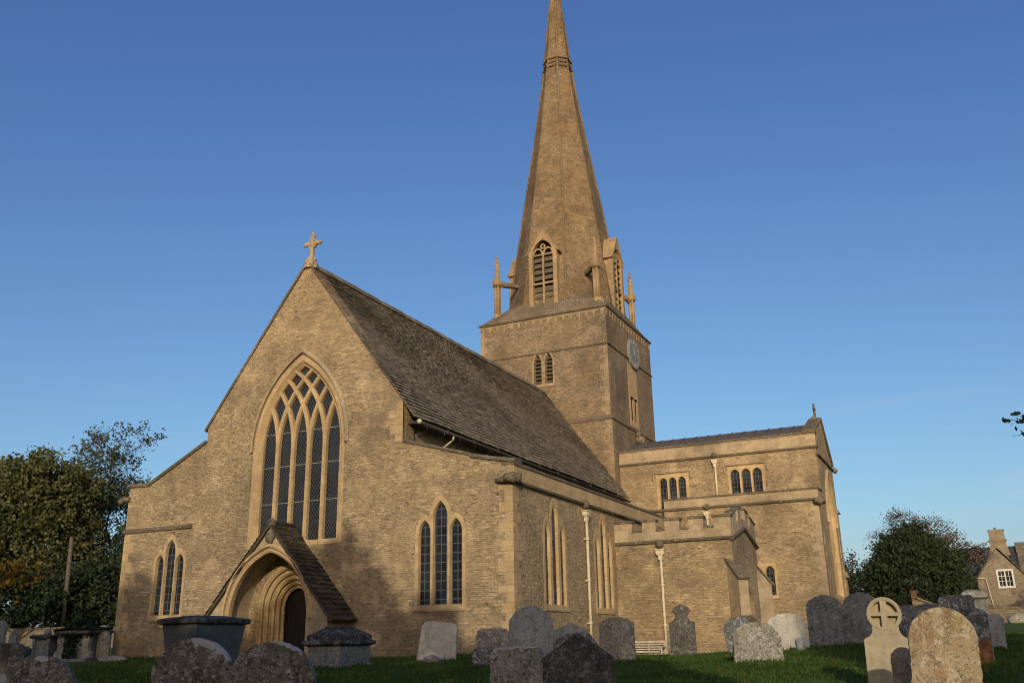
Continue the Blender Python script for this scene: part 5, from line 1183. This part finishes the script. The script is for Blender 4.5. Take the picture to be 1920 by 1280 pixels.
# lean-to with a pale sheet roof, small shed with a chimney
sh = empty('shed', (26.6, 66, 0.9), 'low shed with a pale blue sheet roof in front of the cottage', 'shed')
m = MB(); m.box(25.3, 30, 65.0, 68.5, 0, 2.0); m.build('wall', M['house'], sh)
m = MB(); m.prism(Fr((0, 0, 0), (1, 0, 0), (0, 0, 1), (0, -1, 0)), [(24.6, 2.02), (30, 2.02), (30, 4.0), (27.0, 3.75)], -68.6, -64.9); m.build('roof', M['tarp'], sh)
sh = empty('outbuilding', (18.9, 40, 0.9), 'small outbuilding with a pale roof and red brick chimney under the dark yew', 'outbuilding')
m = MB(); m.panel(west(40), [(18.35, 0), (20.4, 0), (20.4, 1.85), (18.75, 2.6), (18.35, 2.6)], [], 0, 2.0); m.build('wall', M['wall_grey'], sh)
m = MB(); m.sweep(west(40), [(18.66, 2.68), (20.5, 1.84)], [(0, -2.1), (0, .12), (.12, .12), (.12, -2.1)]); m.build('roof', M['wall_grey'], sh)
m = MB(); m.box(18.32, 18.66, 40.2, 40.6, 2.5, 3.15); m.box(18.29, 18.69, 40.17, 40.63, 3.15, 3.22); m.build('chimney', M['brick_red'], sh)
# pole among the left trees
m = MB(); m.tube([(-26.6, 12.3, 0.2), (-25.4, 11.1, 6.8)], [0.14, 0.11], 10); o = m.build('telegraph_pole', M['pole'], origin=(-26.4, 12.2, 0.4)); o['label'] = 'leaning grey wooden pole in front of the dark trees at the left'; o['category'] = 'pole'

# ------------------------------------------------------------------ trees
def limbs(base, H, spread, r0, seed, levels=3, kids=(5, 4, 3), lean=0.0, droop=0.0, start=0.3):
    r = random.Random(seed); m = MB(); tips = []
    def grow(p, d, L_, rad, lev):
        n = 4; pts = [p]; q2 = p.copy(); dd = d.copy()
        for i in range(n):
            dd = (dd+Vector((r.uniform(-1, 1), r.uniform(-1, 1), r.uniform(-.5, .9)-droop*lev))*0.16).normalized(); q2 = q2+dd*(L_/n); pts.append(q2.copy())
        m.tube(pts, [rad*(1-0.62*i/n) for i in range(n+1)], 5 if lev else 7, False)
        if lev >= levels: tips.extend(pts[2:]); return
        for k in range(kids[lev]):
            t_ = start+(1-start)*(k+r.random())/kids[lev] if lev == 0 else r.uniform(0.35, 1.0)
            i = min(n-1, int(t_*n)); pp = pts[i].lerp(pts[i+1], t_*n-i)
            a = r.uniform(0, 2*pi); out = Vector((cos(a), sin(a), r.uniform(0.1, 0.9))).normalized()
            grow(pp, (out*spread+dd*0.55).normalized(), L_*r.uniform(0.42, 0.62), rad*0.5, lev+1)
        if lev: tips.append(pts[-1])
    grow(Vector(base), Vector((lean, 0, 1)).normalized(), H, r0, 0)
    return m, tips
def tree(name, label, x, y, trunkH, r0, blobs, nleaf, lsize, mat, seed, clump=0.5, lclump=26, group=None, cat='tree', extra=None, gaps=0.0, shell=0.35, droop=0.0, long=1.6, twig=True, rot=0.0):
    """blobs: [(dx, dy, z, rx, ry, rz)]: lumps of the crown, filled with clumps of leaves"""
    blobs = [(b[0]*cos(rot)-b[1]*sin(rot), b[0]*sin(rot)+b[1]*cos(rot), *b[2:]) for b in blobs]
    z = gz(x, y); root = empty(name, (x, y, z), label, cat, group); r = np.random.default_rng(seed)
    m, tips = limbs((x, y, z-0.2), trunkH, 0.9, r0, seed, 2, (7, 4)); m.build('trunk', M['bark'], root)
    vol = np.array([b[3]*b[4]*b[5] for b in blobs])**0.75; cnt = (vol/vol.sum()*nleaf/lclump).astype(int)+1
    cs = []; sub = MB(); rr_ = random.Random(seed)
    for b, n in zip(blobs, cnt):
        d = r.normal(size=(n, 3)); d /= np.linalg.norm(d, axis=1)[:, None]; rad = r.uniform(shell, 1, n)**0.5*(1+0.10*np.sin(d[:, 0]*7+seed)*np.cos(d[:, 2]*6))
        c = np.stack([x+b[0]+d[:, 0]*rad*b[3], y+b[1]+d[:, 1]*rad*b[4], z+b[2]+d[:, 2]*rad*b[5]], 1)
        if gaps:
            keep = r.random(n) > gaps*(0.5+0.5*np.sin(c[:, 0]*1.9+seed)*np.sin(c[:, 2]*2.3+1)); c = c[keep]
        c = c[c[:, 2] > z+0.25]
        cs.append(c)
        if twig:
            for p in c[:: max(1, len(c)//14)]:
                q0 = Vector((x+b[0]*0.6, y+b[1]*0.6, z+max(trunkH*0.45, b[2]-b[5]*0.4))); sub.tube([q0, q0.lerp(Vector(p), 0.5)+Vector((0, 0, -.2)), Vector(p)], [r0*0.28, r0*0.16, 0.02], 4, False)
    c = np.concatenate(cs); k = len(c)
    off = r.normal(size=(k, lclump, 3))*clump*r.uniform(0.5, 1.2, (k, 1, 1)); off[..., 2] *= 0.7
    if droop: off[..., 2] -= np.abs(off[..., 2])*droop+r.uniform(0, droop, (k, lclump))
    L_ = (c[:, None, :]+off).reshape(-1, 3)
    if twig and sub.v: sub.build('branch', M['bark'], root)
    cards('crown', L_, lsize, mat, root, seed=seed, up_bias=0.35 if droop else 0.0, long=long, origin=(x, y, z))
    return root
G_L = 'trees behind the left wall'
LR_ = radians(48)
tree('evergreen_tree', 'broad dark olive evergreen tree at the left edge', -32.0, 13.4, 5.0, 0.4, [(0, 0, 7.4, 3.6, 3.4, 4.2), (-2.2, 1, 9.0, 2.9, 3, 2.9), (2.0, 0, 8.6, 2.5, 2.6, 3.0), (0.2, -1, 10.6, 2.4, 2.4, 1.7), (2.4, 0, 4.6, 2.2, 2, 2.8), (-3.6, 0, 5.0, 2.8, 3, 3.4)], 60000, 0.15, 'leaf_ever', 11, 0.40, 40, G_L, shell=0.2, gaps=0.25, rot=LR_)
DT = tree('deciduous_tree', 'taller thin topped tree with bare twigs between the evergreen and the church', -33.6, 21.2, 8.0, 0.24, [(0.0, 0, 8.6, 3.6, 3, 3.4), (-2.0, 0, 10.6, 2.4, 2, 1.5), (0.4, 0, 10.8, 2.2, 2, 1.4), (2.6, 0, 9.2, 2.3, 2, 2.4), (2.8, 0, 6.0, 2.4, 2.4, 3.0), (-2.8, 0, 9.8, 2.2, 2, 1.8), (0, 0, 4.5, 3, 2, 3)], 32000, 0.12, 'leaf_mid', 12, 0.42, 22, G_L, gaps=0.6, rot=LR_)
tree('evergreen_tree', 'dark bushy yew beside the leaning pole and the left church corner', -26.0, 14.6, 3.6, 0.22, [(0, 0, 3.0, 2.2, 2, 2.8), (1.3, 0.5, 4.2, 1.6, 1.6, 2.2), (-1.8, 0, 2.6, 2.0, 2, 2.2), (2.6, 1, 2.6, 1.6, 1.6, 2.6), (3.4, 1.2, 4.6, 1.7, 1.7, 3.0), (1.6, 1.5, 6.2, 1.5, 1.5, 1.6)], 30000, 0.13, 'leaf_yew', 13, 0.34, 36, G_L, rot=LR_)
tree('autumn_tree', 'orange and yellow autumn tree low at the left edge', -21.6, 2.4, 3.6, 0.11, [(0, 0, 4.0, 1.7, 1.5, 0.9), (1.6, 0, 3.4, 1.3, 1.2, 0.6), (-1.6, 0, 3.6, 1.7, 1.5, 1.3), (0.2, 0, 4.9, 1.1, 1.1, 0.5), (2.5, 0, 3.7, 0.9, .8, 0.3)], 1900, 0.15, 'leaf_autumn', 14, 0.34, 12, G_L, gaps=0.3, rot=LR_)
tree('evergreen_tree', 'black shadowy yew low behind the wall under the broad evergreen', -29.5, 9.5, 3.0, 0.3, [(0, 0, 2.4, 2.6, 2, 2.6), (3.0, 0.4, 2.2, 2.4, 2, 2.4), (-3.2, 0, 2.2, 2.6, 2, 2.6)], 20000, 0.14, 'leaf_yew', 15, 0.36, 30, G_L, twig=False, rot=LR_)
# thin bare twigs at the top of the deciduous tree
zt_ = gz(-33.6, 21.2)
m, tips = limbs((-34.6, 20.1, zt_+7.0), 5.8, 1.5, 0.045, 35, 3, (16, 8, 5), start=0.1); m.build('twig', M['bark'], DT)
cards('crown', [t_+Vector((random.gauss(0, .12), random.gauss(0, .12), random.gauss(0, .12))) for t_ in tips for _ in range(2)], 0.13, 'leaf_mid', DT, seed=5)
G_R = 'trees on the right behind the churchyard'
tree('yew_tree', 'large dark dome shaped yew tree beside the cottage', 18.25, 48.0, 3.0, 0.4, [(0, 0, 3.4, 3.2, 3, 3.4), (-0.5, 0, 5.2, 2.0, 2, 2.4), (1.2, 0, 4.7, 2.0, 2, 2.2), (-2.2, 0, 3.0, 1.5, 2, 2.3), (2.3, 0, 2.8, 1.5, 2, 2.4), (0.1, 0, 6.5, 0.9, 1, 1.2), (-1.5, 0, 5.3, .9, 1, 1.2), (1.9, 0, 5.6, .8, 1, 1.0), (-3.0, 0, 4.0, .7, .8, 1.0), (-2.4, 0, 4.9, .5, .6, .8), (3.0, 0, 4.2, .6, .8, 1.0), (2.7, 0, 4.9, .5, .6, .7), (0.7, 0, 7.2, .45, .5, .6), (-0.7, 0, 7.0, .4, .5, .7)], 52000, 0.11, 'leaf_yew', 21, 0.36, 26, G_R, shell=0.3, long=2.6, gaps=0.45)
tree('birch_tree', 'thin drooping birch rising behind the dark yew', 18.2, 59.5, 6.0, 0.14, [(-0.8, 0, 9.0, 1.5, 1.4, 1.3), (1.6, 0, 8.2, 1.5, 1.4, 1.4), (-2.6, 0, 7.9, 1.3, 1.1, 0.9), (3.0, 0, 7.0, 1.2, 1.2, 1.3), (4.3, 0, 6.2, 0.9, .9, 0.8), (-3.0, 0, 6.6, 0.8, .8, 1.2), (0, 0, 6.5, 2.6, 2, 2), (4.9, 0, 6.6, .7, .6, .6), (-1.6, 0, 9.9, .6, .6, .6)], 14000, 0.10, 'leaf_birch', 22, 0.34, 14, G_R, droop=0.6, gaps=0.65)
tree('small_tree', 'slim yellowing small tree tucked against the right end of the church', 13.9, 50.0, 4.5, 0.10, [(0.2, 0, 3.2, 1.2, 1.0, 2.4), (-0.2, 0, 5.4, 0.6, .5, 1.2), (-1.0, 0, 3.4, 1.2, 1.0, 2.4)], 6500, 0.12, 'leaf_mid', 23, 0.24, 16, G_R, gaps=0.35)
# tree standing just outside the frame on the right: only a twig of it reaches into the picture
bt_ = empty('overhanging_tree', (27.0, -11.2, gz(27.0, -11.2)), 'leafy twig reaching in from a tree beyond the right edge of the picture', 'tree')
m = MB(); z0 = gz(27.0, -11.2)
m.tube([(27.0, -11.2, z0-.2), (26.9, -11.3, 1.4), (26.5, -11.4, 2.8), (26.3, -11.5, 4.3)], [0.11, 0.09, 0.06, 0.03], 8)
tw = [(26.6, -11.4, 2.6), (25.3, -11.7, 3.15), (24.2, -11.9, 3.35), (23.45, -12.0, 3.40), (23.10, -12.03, 3.50)]
m.tube(tw, [0.03, 0.02, 0.012, 0.007, 0.003], 5)
lv_ = []
r_ = random.Random(8)
for (a, b) in (((24.2, -11.9, 3.35), (23.2, -12.0, 3.22)), ((23.8, -11.95, 3.38), (23.25, -12.0, 3.55)), ((24.6, -11.8, 3.3), (23.7, -11.9, 3.62))):
    m.tube([a, b], [0.008, 0.003], 4)
    for k in range(26): t_ = r_.uniform(.15, 1); lv_.append(Vector(a).lerp(Vector(b), t_)+Vector((r_.gauss(0, .04), r_.gauss(0, .06), r_.gauss(0, .045))))
for k in range(40): i = r_.randrange(1, 4); lv_.append(Vector(tw[i]).lerp(Vector(tw[i+1]), r_.random())+Vector((r_.gauss(0, .04), r_.gauss(0, .06), r_.gauss(0, .045))))
m.build('trunk', M['bark'], bt_)
m2, tips2 = limbs((26.35, -11.5, 3.2), 2.6, 1.0, 0.045, 51, 2, (9, 5), start=0.1); m2.build('limb', M['bark'], bt_)
for t_2 in tips2:
    for k in range(7): lv_.append(t_2+Vector((r_.gauss(0, .06), r_.gauss(0, .06), r_.gauss(0, .05))))
lv_ = [v for v in lv_ if v.x < 24.6 or v.x > 25.3]
cards('crown', lv_, 0.062, 'leaf_mid', bt_, seed=9)

tree('shade_tree', 'unseen round headed tree added beyond the right edge to shade the cottage', 34.3, 46.5, 5.0, 0.3, [(0, 0, 5.2, 3.6, 3.6, 3.8), (2, 1, 7.2, 2.5, 2.5, 2.4)], 7000, 0.30, 'leaf_mid', 31, 0.5, 24)  # unseen tree, added only to throw shade on the cottage gable

# a belt of trees west of the churchyard: it keeps the evening sun off the headstones
prof_ = [(-40, 3.5), (-14, 1.6), (-10, 1.2), (-8.6, 2.6), (-7.7, 3.2), (-7.0, 2.9), (-6.2, 1.2), (-4.5, 0.6), (-2.2, 0.7), (-0.8, 1.8), (0.6, 3.0), (1.8, 4.1), (2.9, 3.9), (3.7, 3.0), (4.3, 1.7), (5.0, 1.0), (5.7, 1.9), (6.3, 1.7), (7.0, 0.5), (8.2, -0.2), (11.2, -0.5), (12.7, -0.6), (13.4, -3.0), (14.0, -6.4), (16.4, -6.4), (17.0, -2.5), (17.7, 0.9), (22, 1.2), (40, 2.5)]
def zline(x):
    for (a, za), (b, zb) in zip(prof_, prof_[1:]):
        if a <= x <= b: return za+(zb-za)*(x-a)/(b-a)
    return 2.0
LD = 52.0; hl_ = LD*cos(SUN_EL); tz = math.tan(SUN_EL)
ox, oy = sin(SUN_AZ)*hl_, -cos(SUN_AZ)*hl_
wc_ = []; wd = np.random.default_rng(3)
while len(wc_) < 26000:
    x0 = wd.uniform(-34, 38); t_ = hl_*tz+zline(x0)+0.35*sin(x0*3.1)*wd.random(); z = wd.uniform(0, 1)**0.7*t_
    dy = wd.uniform(-1.2, 1.2); wc_.append((x0+ox-dy*0.5, oy+dy*0.866, max(0.0, z-dy*0)))
cards('wood', wc_, wd.uniform(0.35, 0.75, len(wc_)), 'leaf_mid', None, dict(kind='stuff'), long=1.3, seed=6)

# ------------------------------------------------------------------ grass blades near the viewpoint
gr = np.random.default_rng(17); NB = 150000
d_ = gr.uniform(0, 1, NB)**0.8*27+8.5; an = YAW+gr.uniform(-0.56, 0.56, NB)
gx = CAM.x+np.sin(an)*d_; gy = CAM.y+np.cos(an)*d_
feet = [(h[1], h[2], h[3], h[7].get('yaw', 0)) for h in HS] + [(xw, yw, 0.62, 0.1), (7.35, -7.0, 1.3, 0), (6.34, -10.8, 1.5, 0)]
tx, ty = [], []
for (hx_, hy_, hw_3, yw_) in feet:
    for k in range(230):
        a_ = gr.uniform(-0.58, 0.58)*hw_3; o_ = -abs(gr.normal(0.09, 0.05)); tx.append(hx_+a_*cos(yw_)-o_*sin(yw_)); ty.append(hy_+a_*sin(yw_)+o_*cos(yw_))
for k in range(2600):                                        # longer grass the mower misses along the church walls
    a_ = gr.uniform(-8.6, 14.2); tx.append(a_); ty.append((-0.12 if a_ < 9.1 else 9.62)-abs(gr.normal(0, 0.10)))
NT_ = len(tx); gx = np.concatenate([gx, tx]); gy = np.concatenate([gy, ty]); d_ = np.hypot(gx-CAM.x, gy-CAM.y)
keep = ~((gx > -8.7) & (gx < 9.05) & (gy > -0.05)) & ~((gx > 8.9) & (gx < 14.3) & (gy > 9.4)) & ~((np.abs(gx) < 2.7) & (gy > -1.4)); NT_ = int(keep[-NT_:].sum()); gx, gy, d_ = gx[keep], gy[keep], d_[keep]; NB = len(gx)
gzv = np.array([gz(a, b) for a, b in zip(gx, gy)]); hgt = gr.uniform(0.03, 0.085, NB)*(1+0.5*(gr.random(NB) < .04)); hgt[-NT_:] *= 1.7; wdt = 0.004+0.0007*d_
th = gr.uniform(0, 2*pi, NB); lx, ly = gr.normal(0, 0.035, NB), gr.normal(0, 0.035, NB)
V3 = np.empty((NB, 3, 3)); V3[:, 0] = np.stack([gx-np.cos(th)*wdt, gy-np.sin(th)*wdt, gzv-0.005], 1); V3[:, 1] = np.stack([gx+np.cos(th)*wdt, gy+np.sin(th)*wdt, gzv-0.005], 1); V3[:, 2] = np.stack([gx+lx, gy+ly, gzv+hgt], 1)
me = bpy.data.meshes.new('grass'); me.vertices.add(NB*3); me.vertices.foreach_set('co', V3.reshape(-1).astype(np.float32)); me.loops.add(NB*3); me.loops.foreach_set('vertex_index', np.arange(NB*3, dtype=np.int32)); me.polygons.add(NB)
me.polygons.foreach_set('loop_start', np.arange(0, NB*3, 3, dtype=np.int32)); me.polygons.foreach_set('loop_total', np.full(NB, 3, np.int32)); me.update(); me.materials.append(M['blade'])
go = bpy.data.objects.new('grass', me); COL.objects.link(go); go['kind'] = 'stuff'
lf = []
for k in range(900):
    dd_2 = gr.uniform(9, 34); a_ = YAW+gr.uniform(-0.55, 0.55); x_, y_2 = CAM.x+sin(a_)*dd_2, CAM.y+cos(a_)*dd_2
    if not (-8.7 < x_ < 9.1 and y_2 > -0.1) and not (x_ > 8.9 and y_2 > 9): lf.append((x_, y_2, gz(x_, y_2)+0.045))
cards('fallen_leaves', lf, 0.05, 'leaf_autumn', None, dict(kind='stuff'), long=1.2, seed=12)
